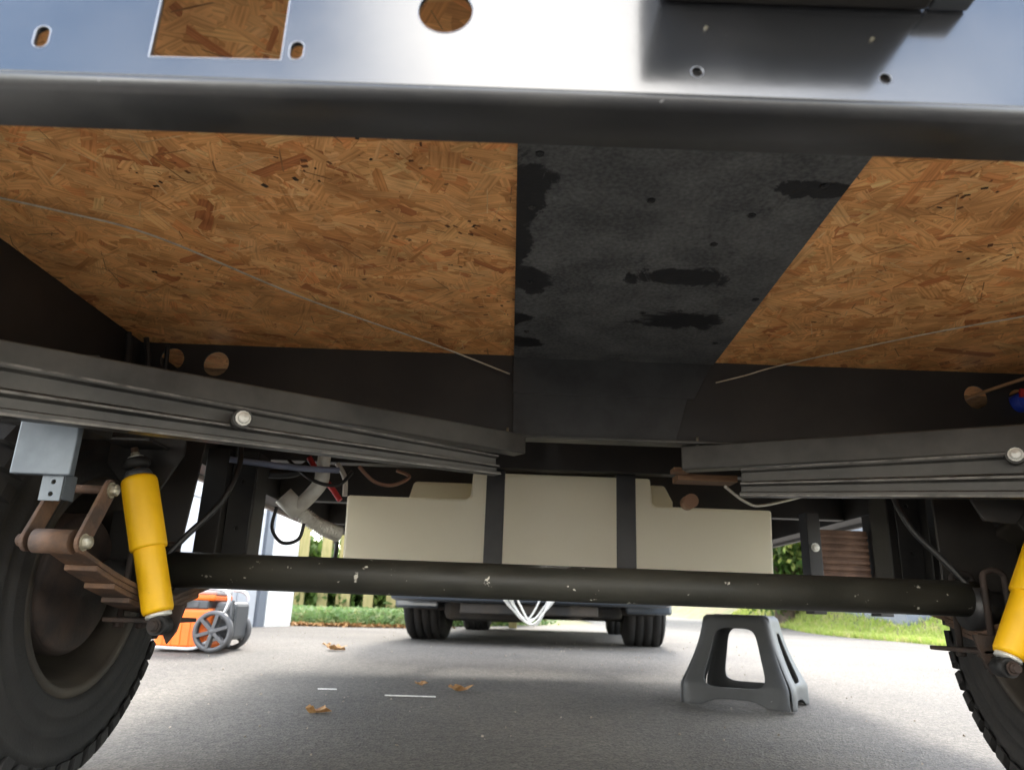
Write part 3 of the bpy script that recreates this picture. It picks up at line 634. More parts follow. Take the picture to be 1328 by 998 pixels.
# water tank with shoulders, held by two straps
YT = 2.15
zt_, zs, zb = .743, .662, .455
po = [(-.472, zb), (-.478, zs), (-.128, zs), (-.116, zs + .010), (-.112, zt_), (.412, zt_), (.417, zs + .010), (.425, zs), (.766, zs), (.760, zb)]
b = MB(); b.prism([(x, YT, z) for x, z in po], (0, .5, 0)); tank = obj('water_tank', b, tankm, T, .007, label='off-white plastic water tank strapped under the frame')
b = MB(); b.prism([(-.33, YT + .19, zs + .002), (-.31, YT + .19, zt_ - .002), (-.118, YT + .19, zt_ - .002), (-.118, YT + .19, zs + .002)], (0, .3, 0)); obj('raised_dome', b, tankm, tank, .01)
b = MB(); b.prism([(.43, YT + .1, zs + .002), (.43, YT + .1, zt_ - .002), (.475, YT + .1, zt_ - .002), (.50, YT + .1, zs + .03), (.50, YT + .1, zs + .002)], (0, .3, 0)); obj('raised_dome', b, tankm, tank, .008)
for xa, xb in ((-.071, -.017), (.311, .367)):
    st = obj('strap', MB().box(xa, xb, YT - .006, YT - .001, .44, .76), blk, tank, .001)
    obj('strap_foot', MB().box(xa, xb, YT - .006, YT + .19, zt_ + .004, zt_ + .009), blk, tank, .001)
    for dx in (.013, .043): obj('strap_bolt', MB().hexbolt((xa + dx, YT - .0085, .757), (0, -1, .2), .0045, .004), zinc, tank)
# crates / boards seen above the tank shoulders
obj('brown_board', MB().box(.39, .53, 1.70, 1.76, .662, .677), brownw, T, .001)
obj('brown_board', MB().box(.372, .41, 1.66, 1.70, .674, .684), brownw, T, .001)
obj('pipe_cap', MB().tube([(.515, 2.08, .672), (.515, 2.14, .672)], .02, 20), copper, T)
# plumbing and wires to the left of the tank
D = link(bpy.data.objects.new('drain_pipe', None)); D.parent = T
obj('pipe', MB().tube([(-.505, 1.95, .78), (-.505, 1.95, .675)], .017, 24), pvc, D)
obj('elbow', MB().tube(spline([(-.505, 1.95, .70), (-.507, 1.95, .665), (-.53, 1.95, .63), (-.56, 1.95, .595)], 6), .0195, 24), pvc, D)
obj('coupling', MB().tube([(-.60, 1.94, .625), (-.555, 1.96, .583)], .026, 24), pvc, D)
b = MB(); pts = spline([(-.57, 1.955, .60), (-.535, 1.98, .57), (-.50, 2.0, .55), (-.462, 2.03, .538)], 22)
b.tube(pts, [.019 + .003 * (1 if i % 3 < 1 else -1) for i in range(len(pts))], 24); obj('corrugated_hose', b, pvc, D)
for pts, r_, m_, nm in (
    ([(-.56, 2.0, .74), (-.53, 2.0, .70), (-.49, 2.0, .66), (-.462, 2.0, .625)], .0075, wire_rd, 'red_cable'),
    ([(-.485, 2.02, .73), (-.46, 2.02, .69), (-.455, 2.02, .64)], .007, wire_wh, 'white_cable'),
    ([(-.60, 1.95, .72), (-.52, 1.93, .665), (-.46, 1.95, .66), (-.43, 1.97, .70)], .005, wire_bl, 'black_cable'),
    ([(-.42, 2.0, .72), (-.38, 2.03, .685), (-.33, 2.05, .68), (-.29, 2.08, .71), (-.33, 2.1, .73)], .005, mat('brown_cable', (.25, .13, .08), .6), 'brown_cable'),
    ([(-.60, 1.9, .59), (-.605, 1.9, .535), (-.575, 1.9, .50), (-.535, 1.9, .51), (-.525, 1.9, .55)], .0045, wire_bl, 'hook_wire'),
    ([(-.78, 1.9, .70), (-.68, 1.95, .685), (-.60, 1.98, .69), (-.56, 2, .72)], .012, wire_bl, 'black_hose'),
    ([(-.70, 1.8, .69), (-.55, 1.85, .684), (-.45, 1.9, .69)], .008, mat('grey_blue_cable', (.2, .22, .3), .5), 'grey_cable'),
    ([(-.475, 2.05, .56), (-.47, 2.05, .50), (-.47, 2.04, .47)], .006, wire_bl, 'black_cable'),
    ([(.50, 1.7, .65), (.58, 1.8, .63), (.66, 1.9, .64), (.9, 2.2, .72)], .0035, wire_wh, 'thin_cable')):
    obj(nm, MB().tube(spline(pts, 8), r_, 10), m_, T)
# folding entry step far along the right side
E_ = link(bpy.data.objects.new('entry_step', None)); E_.parent = T
tb = mat('brown_tread', (.15, .085, .055), .9, 0, (.08, .045, .03), 20, bump=.4)
obj('step_tread', MB().box(1.085, 1.255, 2.60, 2.606, .50, .665), tb, E_, .002)
for i in range(7): obj('tread_rib', MB().box(1.086, 1.254, 2.592, 2.599, .505 + i * .022, .517 + i * .022), tb, E_, .002)
for i in range(8): obj('tread_cleat', MB().box(1.088 + i * .0195, 1.098 + i * .0195, 2.588, 2.606, .490, .4995), tb, E_, .001)
for x in (1.035, 1.26): obj('step_side', MB().box(x, x + .045, 2.57, 2.64, .38, .72), blk_dark, E_, .002)
obj('step_bar', MB().box(1.081, 1.259, 2.60, 2.63, .44, .482), blk_dark, E_, .002)
obj('step_bar', MB().box(1.081, 1.259, 2.58, 2.595, .415, .43), blk, E_, .002)
for z in (.60, .475): obj('step_bolt', MB().hexbolt((1.058, 2.57, z), (0, -1, 0), .011, .01), white_bolt, E_)
# tongue of the trailer, running on to the car
for s in (-1, 1): beam('tongue_beam', (XC + s * .62, YE - .5, ZB - .05), (XC + s * .03, 5.15, .56), rect(-.025, .025, 0, .08), blk_dark, T, .003)
obj('coupler', MB().box(XC - .05, XC + .05, 5.05, 5.25, .55, .63), blk_dark, T, .01)

# ------------------------------------------------------------------ STEP STOOL
def stool():
    S = root('step_stool', (.915, 2.98, gz(0.94, 3.01) + .006), 'grey plastic step stool with arched openings standing on the driveway', 'step stool', rot=(0, 0, R(0)))
    yaw = R(-30); H = .315
    Wt, Dt, Wb, Db = .125, .105, .2, .17      # half sizes at top / at foot
    def surf(face, u, v):
        """face 0..3, u -1..1 along the face, v 0..1 up"""
        fl = min(1, (1 - v) / .78) ** 1.5
        wx = Wt + (Wb - Wt) * (fl); wy = Dt + (Db - Dt) * (fl)
        tt = max(0, (v - .93) / .07); ins = .012 * (1 - math.sqrt(max(0, 1 - tt * tt)))
        wx -= ins; wy -= ins
        hw, hd = (wx, wy) if face % 2 == 0 else (wy, wx)
        rc = .028 + .01 * (1 - v)                         # corner radius
        # face spans from corner middle to corner middle
        tot = 2 * (hw - rc) + math.pi / 2 * rc; s_ = u * tot / 2; a0 = hw - rc
        if abs(s_) <= a0: x, y = s_, -hd
        else:
            an = (abs(s_) - a0) / rc; x = math.copysign(a0 + rc * math.sin(an), s_); y = -hd + rc * (1 - math.cos(an))
        # shallow rib towards the feet
        if v < .6: y += .008 * (1 - v / .6) * math.cos(u * math.pi) 
        q = Matrix.Rotation(yaw + face * math.pi / 2, 3, 'Z'); p = q @ Vector((x, y, 0)); p.z = v * H
        return p
    mb = MB(); NB = 64
    for face in range(4):
        # outer loop (with arched bottom) and opening loop in (u, v)
        def outer(t):
            t = t % 1.0
            if t < .25: k = t / .25 * 2 - 1; return (k, 0 + (.075 * max(0, 1 - (abs(k) / .58) ** 4) if abs(k) < .58 else 0))
            if t < .5: return (1, (t - .25) / .25)
            if t < .75: return (1 - (t - .5) / .25 * 2, 1)
            return (-1, 1 - (t - .75) / .25)
        if face % 2 == 0: hx0, hx1, hy0, hy1, tp = .62, .6, .2, .85, 0
        else: hx0, hx1, hy0, hy1, tp = .40, .30, .26, .8, 0
        def inner(t):
            x, y = outer_sq(t); e = 5.0
            n_ = (abs(x) ** e + abs(y) ** e) ** (1 / e); x, y = x / n_, y / n_
            v = (hy0 + hy1) / 2 + y * (hy1 - hy0) / 2; return (x * (hx0 + (hx1 - hx0) * (y * .5 + .5)), v)
        def outer_sq(t):
            t = t % 1.0
            if t < .25: return (t / .25 * 2 - 1, -1)
            if t < .5: return (1, (t - .25) / .25 * 2 - 1)
            if t < .75: return (1 - (t - .5) / .25 * 2, 1)
            return (-1, 1 - (t - .75) / .25 * 2)
        rings = 7; vs, fs = [], []
        for k in range(rings + 1):
            f_ = k / rings
            for i in range(NB):
                o_, n_ = outer(i / NB), inner(i / NB)
                vs.append(surf(face, o_[0] + (n_[0] - o_[0]) * f_, o_[1] + (n_[1] - o_[1]) * f_) + ORG)
        for k in range(rings):
            for i in range(NB): j = (i + 1) % NB; fs.append((k * NB + i, k * NB + j, (k + 1) * NB + j, (k + 1) * NB + i))
        mb.add(vs, fs, True)
        # quarter of the top
    tv = []; 
    for face in range(4):
        for i in range(16): tv.append(surf(face, -1 + 2 * i / 16, 1) + ORG)
    cen = ORG + Vector((0, 0, H + .001)); n_ = len(tv)
    mid = [cen + (p - cen) * .5 for p in tv]; mb.add(tv + mid + [cen], [(i, (i + 1) % n_, n_ + (i + 1) % n_, n_ + i) for i in range(n_)] + [(n_ + i, n_ + (i + 1) % n_, 2 * n_) for i in range(n_)], True)
    me = bpy.data.meshes.new('stool_shell'); me.from_pydata([v - ORG for v in mb.v], [], mb.f)
    bm = bmesh.new(); bm.from_mesh(me); bmesh.ops.remove_doubles(bm, verts=bm.verts, dist=.0008); bmesh.ops.recalc_face_normals(bm, faces=bm.faces)
    for f in bm.faces: f.smooth = True
    bm.to_mesh(me); bm.free(); me.materials.append(stoolm)
    o = link(bpy.data.objects.new('stool_shell', me)); o.parent = S
    so_ = o.modifiers.new('s', 'SOLIDIFY'); so_.thickness = .008; so_.offset = -1; so_.use_even_offset = False
    bv = o.modifiers.new('b', 'BEVEL'); bv.width = .0015; bv.segments = 2; bv.limit_method = 'ANGLE'; bv.angle_limit = R(60)
    # raised grip dots on the top tread
    for i in range(5):
        for j in range(4):
            p = Matrix.Rotation(yaw, 3, 'Z') @ Vector((-.08 + i * .04, -.055 + j * .037, 0))
            obj('grip_pad', MB().lathe([(0, .009), (.0025, .008), (.003, 0)], 12, Matrix.Translation(ORG + Vector((p.x, p.y, H - .0005))) @ Matrix.Rotation(-math.pi / 2, 4, 'Y')), stoolm, S)
stool()

# ------------------------------------------------------------------ GENERATOR
def generator():
    G = root('portable_generator', (-1.66, 4.15, gz(-1.6, 4.1) + .006), 'orange and grey portable generator with a spoked wheel beside the trailer tyre', 'generator')
    x, y, z = ORG
    def B(nm, x0, x1, y0, y1, z0, z1, m_, bv=.008, par=None): return obj(nm, MB().box(x + x0, x + x1, y + y0, y + y1, z + z0, z + z1), m_, par or G, bv)
    B('housing', -.16, .12, -.12, .16, .015, .215, orange, .018)
    for i in range(5): B('cooling_rib', -.13 + i * .045, -.112 + i * .045, -.124, -.121, .03, .17, orange, .001)
    B('control_panel', -.15, .10, -.122, .15, .213, .255, dgray, .006)
    for dx in (-.08, -.02, .04): obj('outlet', MB().tube([(x + dx, y - .127, z + .234), (x + dx, y - .120, z + .234)], .013, 16), gray_pl, G)
    B('top_cover', -.155, .13, -.11, .15, .254, .285, orange, .012)
    B('fuel_tank', -.06, .14, -.09, .13, .284, .325, lgray, .015)
    B('engine_block', .12, .235, -.08, .14, .06, .25, dgray, .02)
    for i in range(6): B('cooling_fin', 0.13, .24, -.095, -.088, .08 + i * .026, .09 + i * .026, dgray, .001)
    for yy in (-.15, .13):
        Wh = link(bpy.data.objects.new('wheel', None)); Wh.parent = G
        c = Vector((x + .155, y + yy, z + .104)); Mx = Matrix.Translation(c) @ Matrix.Rotation(-math.pi / 2, 4, 'Z')
        obj('tyre', MB().lathe([(-.018, .08), (-.02, .092), (-.014, .101), (0, .104), (.014, .101), (.02, .092), (.018, .08), (-.018, .08)], 40, Mx), gray_pl, Wh)
        b = MB().lathe([(-.02, 0), (-.02, .02), (-.012, .024), (.012, .024), (.02, .02), (.02, 0)], 20, Mx); obj('hub', b, gray_pl, Wh)
        b = MB()
        for k in range(6):
            a = 2 * math.pi * k / 6 + .3; b.box(.015, .084, -.022, .022, -.009, .009, Matrix.Translation(c) @ Matrix.Rotation(-a, 4, 'Y'))
        obj('spokes', b, gray_pl, Wh, .002)
    for yy in (-.13, .165):
        obj('handle_tube', MB().tube(spline([(x - .12, y + yy, z + .30), (x - .02, y + yy, z + .315), (x + .12, y + yy, z + .315), (x + .19, y + yy, z + .30), (x + .21, y + yy, z + .25), (x + .18, y + yy, z + .17)], 6), .0085, 12), lgray, G)
        obj('frame_tube', MB().tube(spline([(x - .17, y + yy, z + .02), (x - .05, y + yy, z + .016), (x + .06, y + yy, z + .018), (x + .12, y + yy, z + .05), (x + .18, y + yy, z + .07)], 6), .008, 12), lgray, G)
    obj('rear_frame', MB().tube(spline([(x + .235, y - .14, z + .26), (x + .235, y - .14, z + .2), (x + .235, y - .14, z + .1), (x + .24, y - .14, z + .03)], 6), .009, 12), dgray, G)
    obj('recoil_knob', MB().tube([(x - .02, y - .135, z + .26), (x + .015, y - .135, z + .26)], .008, 12), white_bolt, G)
generator()

# ------------------------------------------------------------------ CAR (seen from behind, under the trailer)
def car():
    C = root('parked_car', (.345, 7.1, gz(0, 7.1)), 'slate grey car seen from behind below the trailer axle with dark underbody', 'car', rot=(0, 0, R(-5.2)))
    cx, cy, z = ORG; ry, fy = 5.72, 8.58
    yb0, yb1 = 4.98, 9.5
    # body loft: sections along Y
    secs = [(yb0, .84, .30, .78, .86), (yb0 + .05, .93, .27, .95, .95), (yb0 + .45, .95, .25, 1.0, .96), (6.5, .955, .24, 1.0, .96), (8.0, .95, .24, 1.0, .95), (8.6, .94, .25, .98, .94), (9.2, .9, .27, .9, .88), (yb1, .75, .32, .74, .72)]
    mb = MB(); n_ = 12
    for (yy, hw, z0, z1, tw) in secs:
        for k, (u, v) in enumerate([(-.9, 0), (-1, .12), (-1, .5), (-1, .75), (-tw / .97, .93), (-tw + .08, 1), (tw - .08, 1), (tw / .97, .93), (1, .75), (1, .5), (1, .12), (.9, 0)]):
            mb.v.append(Vector((cx + u * hw, yy, z + z0 + (z1 - z0) * v)))
    for i in range(len(secs) - 1):
        for k in range(n_): a = i * n_ + k; b_ = i * n_ + (k + 1) % n_; mb.f.append((a, b_, b_ + n_, a + n_)); mb.sm.append(k != n_ - 1)
    mb.f += [tuple(range(n_)), tuple(range(len(secs) * n_ - 1, (len(secs) - 1) * n_ - 1, -1))]; mb.sm += [False] * 2
    body = obj('body', mb, carpaint, C, .02)
    # cabin
    cab = [(yb0 + .12, .80, .98, 1.2), (yb0 + .3, .76, .98, 1.62), (yb0 + .8, .75, .98, 1.70), (7.2, .74, .98, 1.70), (7.9, .72, .98, 1.55), (8.55, .74, .97, 1.0)]
    mb = MB()
    for (yy, hw, z0, z1) in cab:
        for u, v in ((-1.16, 0), (-1, .7), (-.93, .93), (-.8, 1), (.8, 1), (.93, .93), (1, .7), (1.16, 0)): mb.v.append(Vector((cx + u * hw, yy, z + z0 + (z1 - z0) * v)))
    for i in range(len(cab) - 1):
        for k in range(8): a = i * 8 + k; b_ = i * 8 + (k + 1) % 8; mb.f.append((a, b_, b_ + 8, a + 8)); mb.sm.append(False)
    mb.f += [tuple(range(8)), tuple(range(len(cab) * 8 - 1, (len(cab) - 1) * 8 - 1, -1))]; mb.sm += [False] * 2
    obj('cabin', mb, carpaint, C, .02)
    b = MB(); b.prism([(cx - .62, yb0 + .155, z + 1.1), (cx + .62, yb0 + .155, z + 1.1), (cx + .56, yb0 + .262, z + 1.52), (cx - .56, yb0 + .262, z + 1.52)], (0, -.012, 0)); obj('rear_window', b, glassm, C, .004)
    for s in (-1, 1):
        for a, b_ in ((5.5, 6.4), (6.5, 7.4)):
            w_ = MB(); w_.prism([(cx + s * .873, a, z + 1.08), (cx + s * .873, b_, z + 1.08), (cx + s * .78, b_ - .05, z + 1.46), (cx + s * .78, a + .1, z + 1.46)], (s * .012, 0, 0)); obj('side_window', w_, glassm, C, .004)
        obj('tail_light', MB().box(cx + s * .8 - .08, cx + s * .8 + .08, yb0 - .012, yb0 + .05, z + .72, z + .92), redlens, C, .01)
        obj('mud_guard', MB().box(cx + s * .80 - .155, cx + s * .80 + .155, yb0 + .28, yb0 + .315, z + .225, z + .5), carpaint, C, .02)
    obj('rear_bumper', MB().box(cx - .92, cx + .92, yb0 - .07, yb0 + .1, z + .27, z + .47), carpaint, C, .04)
    obj('number_plate', MB().box(cx - .16, cx + .16, yb0 - .02, yb0 - .005, z + .55, z + .66), lgray, C, .004)
    # underbody pieces
    obj('rear_differential', MB().lathe([(-.75, .04), (-.16, .045), (-.1, .12), (0, .14), (.1, .12), (.16, .045), (.75, .04)], 24, Matrix.Translation((cx, ry, z + .30))), carunder, C)
    obj('silencer', MB().tube([(cx + .30, yb0 + .25, z + .26), (cx + .30, yb0 + .7, z + .26)], .085, 20), carunder, C)
    obj('exhaust_tip', MB().tube([(cx + .30, yb0 - .02, z + .27), (cx + .30, yb0 + .26, z + .26)], .03, 16), rim_m, C)
    obj('hitch_bar', MB().box(cx - .45, cx + .45, yb0 - .02, yb0 + .05, z + .2, z + .265), carunder, C, .01)
    obj('hitch_receiver', MB().box(cx - .13, cx - .07, yb0 - .26, yb0 + .02, z + .31, z + .37), carunder, C, .006)
    obj('spare_wheel', MB().lathe([(-.09, 0), (-.09, .3), (-.06, .34), (.06, .34), (.09, .3), (.09, 0)], 36, Matrix.Translation((cx - .05, yb0 + .42, z + .30)) @ Matrix.Rotation(math.pi / 2, 4, 'Y')), carunder, C)
    obj('rear_axle_beam', MB().box(cx - .62, cx + .66, ry - .1, ry + .08, z + .17, z + .28), carunder, C, .03)
    obj('lower_arm', MB().box(cx + .1, cx + .62, 5.3, 5.4, z + .19, z + .27), carunder, C, .02)
    obj('fuel_tank', MB().box(cx - .6, cx - .02, 5.2, 5.42, z + .15, z + .32), carunder, C, .05)
    obj('floor_pan', MB().box(cx - .85, cx + .85, yb0 + .4, 9.3, z + .215, z + .25), carunder, C, .01)
    for yy in (ry, fy):
        for s in (-1, 1):
            Wh = link(bpy.data.objects.new('wheel', None)); Wh.parent = C
            zz = gz(0, yy); Mx = Matrix.Translation((cx + s * .79, yy, zz + .352))
            pr = [(-.12, .21), (-.145, .24), (-.148, .29), (-.135, .33), (-.12, .345)]
            for k in range(4):
                a = -.12 + k * .06; pr += [(a + .006, .35), (a + .048, .35), (a + .050, .341), (a + .058, .341)]
            pr += [(.12, .345), (.135, .33), (.148, .29), (.145, .24), (.12, .21), (.1, .2), (-.1, .2), (-.12, .21)]
            obj('tyre', MB().lathe(pr, 56, Mx), rubber, Wh)
            obj('rim', MB().lathe([(s * -.09, .2), (s * .02, .19), (s * .08, .12), (s * .1, 0)], 30, Mx), gray_pl, Wh)
car()
# white rope looped under the rear bumper
b = MB(); rx, ryy, rz = .15, 4.88, .0
def loop(xa, xb, zlow, dy):
    return spline([(xa, ryy + dy, .475), (xa + (xb - xa) * .18, ryy + dy, .38), (xa + (xb - xa) * .42, ryy + dy, zlow + .01), (xa + (xb - xa) * .6, ryy + dy, zlow + .008), (xa + (xb - xa) * .82, ryy + dy, .38), (xb, ryy + dy, .475)], 8)
ROPE = [loop(-.05, .35, .30, .01), loop(.05, .31, .27, -.01), loop(-.03, .31, .285, 0), loop(.02, .24, .30, .02), loop(-.01, .33, .275, -.02)]
for p in ROPE: b.tube(p, .0065, 8)
tag_o = obj('hanging_rope', b, ropem, None, org=(.15, 4.88, .475), label='white rope hanging in loops below the car bumper', category='rope')

# ------------------------------------------------------------------ GARAGE on the left
def garage():
    G = root('garage', (-2.5, 6.6, gz(-2.5, 6.6)), 'pale garage wall with panelled grey door and white corner post beside the driveway', 'building')
    A = Vector((-3.05, 3.4, 0)); Bp = Vector((-2.22, 8.0, 0)); d = (Bp - A); ln = d.length; d.normalize(); nn = Vector((d.y, -d.x, 0))   # outward = towards the drive
    zb = -.02
    def P(s_, o_, z): return A + d * s_ + nn * o_ + Vector((0, 0, z))
    def BX(nm, s0, s1, o0, o1, z0, z1, m_, bv=.004, par=None):
        b = MB(); b.prism([P(s0, o0, z0), P(s1, o0, z0), P(s1, o1, z0), P(s0, o1, z0)], (0, 0, z1 - z0)); return obj(nm, b, m_, par or G, bv)
    BX('wall', 0, ln, -4.5, -.06, zb, 2.7, garw)
    BX('corner_post', ln - .55, ln, -.058, .0, zb, 2.68, garw)
    BX('gutter_pipe', ln - .70, ln - .56, -.058, -.005, zb, 2.68, gard)
    BX('door_frame', ln - 3.02, ln - 2.94, -.058, .005, zb, 2.3, gard)
    dr = BX('garage_door', ln - 2.92, ln - .72, -.058, -.03, zb + .06, 2.2, garp)
    for i in range(4):
        for j in range(6): BX('door_panel', ln - 2.88 + j * .36, ln - 2.56 + j * .36, -.0299, -.018, .14 + i * .52, .58 + i * .52, garp, .008, dr)
    r_ = MB(); r_.prism([P(-.2, .25, 2.62), P(-.2, -2.3, 3.8), P(-.2, -4.8, 2.62), P(-.2, -4.8, 2.72), P(-.2, -2.3, 3.92), P(-.2, .25, 2.74)], d * (ln + .4)); obj('roof', r_, roofm, G)
garage()

# picket fence and bushes behind
F_ = root('picket_fence', (-2.3, 9.6, gz(-2.3, 9.6)), 'tan wooden picket fence behind the low green plants on the left', 'fence')
pm = None
for i in range(16):
    x = -4.4 + i * .29; z = gz(x, 9.6)
    o = obj('picket', MB().prism([(x, 9.6, z + .16), (x + .125, 9.6, z + .16), (x + .125, 9.6, z + 1.55), (x + .0625, 9.6, z + 1.63), (x, 9.6, z + 1.55)], (0, .022, 0)), fencem, F_, .003)
for z in (.72, 1.3): obj('fence_rail', MB().box(-4.45, .2, 9.623, 9.66, z, z + .09), fencem, F_, .003)
for x in (-4.3, -2.1, .1): obj('fence_post', MB().box(x - .05, x + .05, 9.66, 9.75, -.1, 1.6), fencem, F_, .005)

def crown_mesh(name, n, rx, rz, sz, seed, m_, clumps=24):
    r_ = random.Random(seed); cl = []
    for _ in range(clumps):
        a = r_.uniform(0, 6.28); e = math.asin(r_.uniform(-1, 1)); k = r_.uniform(.35, .9); cl.append((Vector((math.cos(a) * math.cos(e) * rx * k, math.sin(a) * math.cos(e) * rx * k, math.sin(e) * rz * k)), r_.uniform(.22, .42) * rx))
    V, F = [], []
    for _ in range(n):
        c, cr_2 = r_.choice(cl); p = c + Vector((r_.gauss(0, 1), r_.gauss(0, 1), r_.gauss(0, .8))) * cr_2 * .55
        q = Euler((r_.uniform(0, 6.28), r_.uniform(0, 6.28), r_.uniform(0, 6.28))).to_matrix(); s = sz * r_.uniform(.6, 1.4); b_ = len(V)
        V += [p + q @ Vector(t) for t in ((-s, 0, 0), (0, -s * .45, 0), (s, 0, 0), (0, s * .45, 0))]; F.append((b_, b_ + 1, b_ + 2, b_ + 3))
    me = bpy.data.meshes.new(name); me.from_pydata(V, [], F); me.materials.append(m_); return me
cm1 = crown_mesh('crown', 7000, 2.4, 2.2, .10, 3, leaf_g); cm2 = crown_mesh('crown', 7000, 2.2, 2.4, .10, 5, leaf_y)
bm1 = crown_mesh('foliage', 7000, .8, .7, .06, 8, leaf_g); bm2 = crown_mesh('foliage', 5000, .8, .65, .05, 9, leaf_y)
def tree(x, y, h, me, label, sc=1.):
    z = gz(x, y); t = root('tree', (x, y, z), label, 'tree', 'trees beyond the driveway')
    b = MB().tube(spline([(x, y, z - .1), (x + .05, y, z + h * .3), (x - .04, y + .05, z + h * .6), (x, y, z + h)], 4), [.2 - .012 * i for i in range(13)], 12)
    for k in range(6):
        a = k * 1.1; b.tube([(x, y, z + h * (.5 + .07 * k)), (x + math.cos(a) * 1.2, y + math.sin(a) * 1.2, z + h * (.62 + .07 * k) + .5)], [.07, .02], 8)
    obj('trunk', b, bark, t)
    c = link(bpy.data.objects.new('crown', me)); c.parent = t; c.location = (0, 0, h + .6); c.scale = (sc, sc, sc); c.rotation_euler = (0, 0, x)
tree(3.2, 19, 3.0, cm2, 'yellow green tree straight beyond the end of the driveway', 1.2)
tree(-3.6, 15, 3.2, cm1, 'green tree behind the picket fence', 1.1)
tree(7.8, 15.5, 2.6, cm2, 'yellow green tree on the grassy bank', 1.)
tree(-9, 18, 4, cm1, 'tall green tree beyond the garage', 1.5)
tree(.2, 26, 4, cm1, 'green tree far beyond the car', 1.5)
def bush(x, y, me, label, sc):
    z = gz(x, y); o = root('bush', (x, y, z), label, 'bush', 'bushes round the yard')
    obj('stem', MB().tube([(x, y, z - .05), (x, y, z + .5 * sc)], .03, 8), bark, o)
    c = link(bpy.data.objects.new('foliage', me)); c.parent = o; c.location = (0, 0, .5 * sc); c.scale = (sc,) * 3; c.rotation_euler = (0, 0, y * 3 + x)
tree(4.9, 13.5, 1.5, cm2, 'small sunlit yellow green tree on the grass bank left of the shed', .7)
bush(-3.0, 10.4, bm1, 'dark green bush behind the left end of the picket fence', 1.)
bush(-2.3, 10.1, bm1, 'low dark bush close behind the fence pickets left of the car', .8)
bush(-1.1, 10.1, bm1, 'low dark bush close behind the fence pickets nearest the car', .8)
bush(-1.7, 10.5, bm1, 'dark green bush behind the middle of the picket fence', 1.1)
bush(-.5, 10.6, bm2, 'lighter bush behind the right end of the picket fence', 1.)
bush(5.2, 14.2, bm1, 'green bush on the grass bank beside the shed', 1.4)
# unseen pale building added behind the camera to bounce sunlight under the trailer
Hs = root('added_house', (0, -9, 0), 'unseen cream rendered building added behind the camera to bounce sunlight', 'added_house')
creamw = mat('cream_render', (.8, .77, .7), .7, 0, (.74, .71, .64), 2, bump=.2)
obj('wall', MB().box(-11, 11, -16, -8.5, -.3, 4.6), creamw, Hs, .02)
for x in (-8.5, -5, 2.5, 6): 
    wf = obj('window', MB().box(x, x + 1.5, -8.499, -8.44, 1.1, 2.5), garw, Hs, .01); obj('pane', MB().box(x + .1, x + 1.4, -8.439, -8.43, 1.2, 2.4), glassm, wf)
dh = obj('door', MB().box(-.9, .1, -8.499, -8.45, .0, 2.1), gard, Hs, .01); obj('handle', MB().tube([(-.05, -8.44, 1.0), (-.05, -8.41, 1.05)], .015, 8), zinc, dh)
obj('roof', MB().prism([(-11.5, -8.0, 4.5), (-11.5, -12.2, 6.4), (-11.5, -16.5, 4.5), (-11.5, -16.5, 4.65), (-11.5, -12.2, 6.55), (-11.5, -8.0, 4.65)], (23, 0, 0)), roofm, Hs)
# shed on the bank
Sh = root('shed', (6.0, 10.6, gz(6, 10.6)), 'blue grey panelled shed on the grass bank to the right', 'shed')
zz = gz(6, 10.6)
obj('wall', MB().box(5.25, 8.6, 10.0, 12.5, zz - .5, zz + 2.5), shedm, Sh, .01)
for i in range(12): obj('siding_board', MB().box(5.24, 8.61, 9.975, 9.999, zz - .1 + i * .21, zz + .09 + i * .21), shedm, Sh, .006)
r_ = MB(); r_.prism([(5.0, 9.7, zz + 2.45), (8.9, 9.7, zz + 2.45), (8.9, 9.7, zz + 2.55), (6.95, 9.7, zz + 3.6), (5.0, 9.7, zz + 2.55)], (0, 3.1, 0)); obj('roof', r_, roofm, Sh)

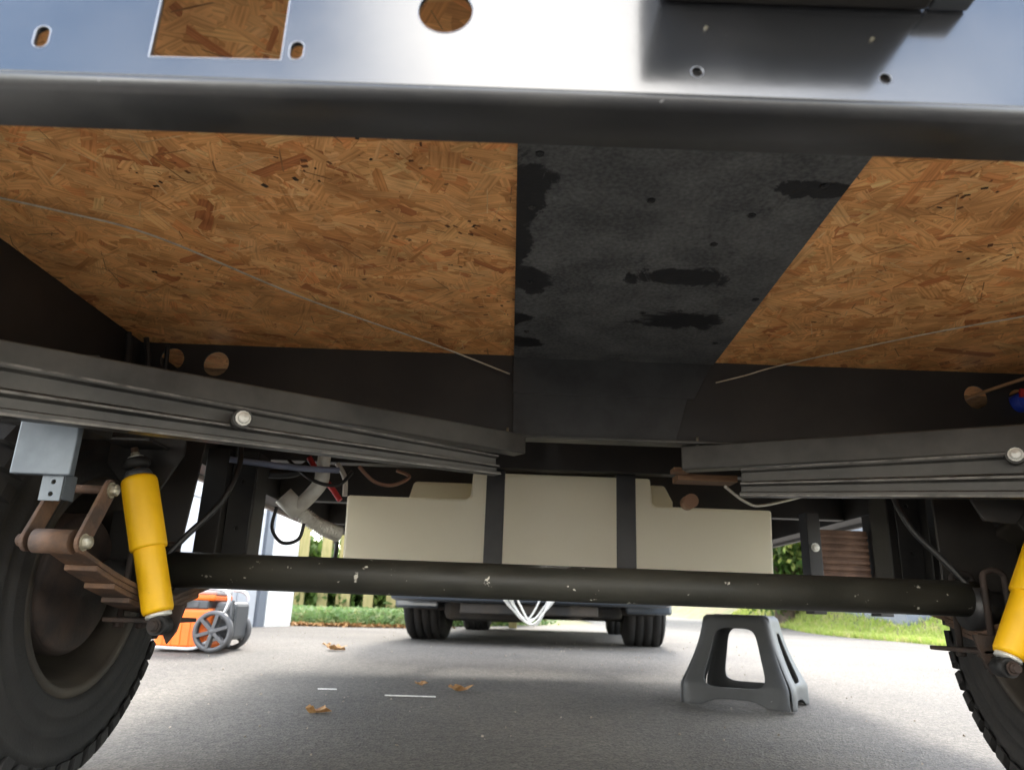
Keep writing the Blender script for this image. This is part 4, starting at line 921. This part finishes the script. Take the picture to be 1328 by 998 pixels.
# ------------------------------------------------------------------ small things on the driveway
def leaf(x, y, s, rot, label):
    z = gz(x, y) + .009; r_ = random.Random(int(x * 1000)); b = MB(); n_ = 14
    prof_ = [1, .72, 1.02, .66, .95, .6, .85, .5, .85, .6, .95, .66, 1.02, .72]
    pts = []
    for i in range(n_):
        a = 2 * math.pi * i / n_; k = prof_[i] * s * r_.uniform(.85, 1.15); pts.append(Vector((x, y, z)) + Vector((k * math.cos(a + rot), k * .62 * math.sin(a + rot), .012 * s / .03 * abs(math.sin(2 * a)) + r_.uniform(0, .006))))
    c = Vector((x, y, z + .001)); b.add(pts + [c], [(i, (i + 1) % n_, n_) for i in range(n_)], False)
    o = obj('fallen_leaf', b, litterm, None, org=(x, y, z), label=label, category='leaf', group='dry leaves on the driveway')
    sm = o.modifiers.new('s', 'SOLIDIFY'); sm.thickness = .0006
leaf(-.588, 2.525, .046, .3, 'curled tan leaf nearest the camera on the driveway')
leaf(-.17, 3.04, .056, 1.0, 'brown leaf beside the white strip on the driveway')
leaf(-.33, 3.16, .03, 2.0, 'small brown leaf left of the larger leaf by the strip')
leaf(-.94, 4.33, .07, .6, 'flat tan leaf on the drive between generator and car')
leaf(1.2, 4.3, .025, .6, 'small orange leaf behind the step stool opening')
leaf(-1.05, 4.6, .03, 1.6, 'small tan leaf left beyond the larger flat leaf')
z = gz(-.33, 2.9) + .009
obj('paint_strip', MB().box(-.43, -.245, 2.885, 2.897, z, z + .003), chalk, None, org=(-.34, 2.89, z), label='thin white strip lying on the asphalt under the trailer', category='strip')
obj('paint_strip', MB().box(-.70, -.63, 2.99, 3.0, gz(0, 2.99) + .009, gz(0, 2.99) + .012), chalk, None, org=(-.66, 2.99, z), label='shorter white strip lying left of the long white strip', category='strip')
mb = MB()
for _ in range(420):
    x, y = rnd.uniform(-2.5, 3.2), 1.2 + 6 * rnd.random(); zz = gz(x, y) + .008; s = rnd.uniform(.002, .006); q = Euler((rnd.random() * 6, rnd.random() * 6, rnd.random() * 6)).to_matrix()
    mb.add([Vector((x, y, zz)) + q @ Vector(p) * s for p in ((1, 0, 0), (0, 1, 0), (-1, 0, .2), (0, -.8, 0), (0, 0, .8))], [(0, 1, 4), (1, 2, 4), (2, 3, 4), (3, 0, 4), (0, 3, 2, 1)])
obj('gravel', mb, mat('grit', (.36, .31, .25), .9, 0, (.2, .17, .13), 30), None, org=(0, 0, 0), kind='stuff', label='scattered grit and crumbs on the asphalt', category='gravel')
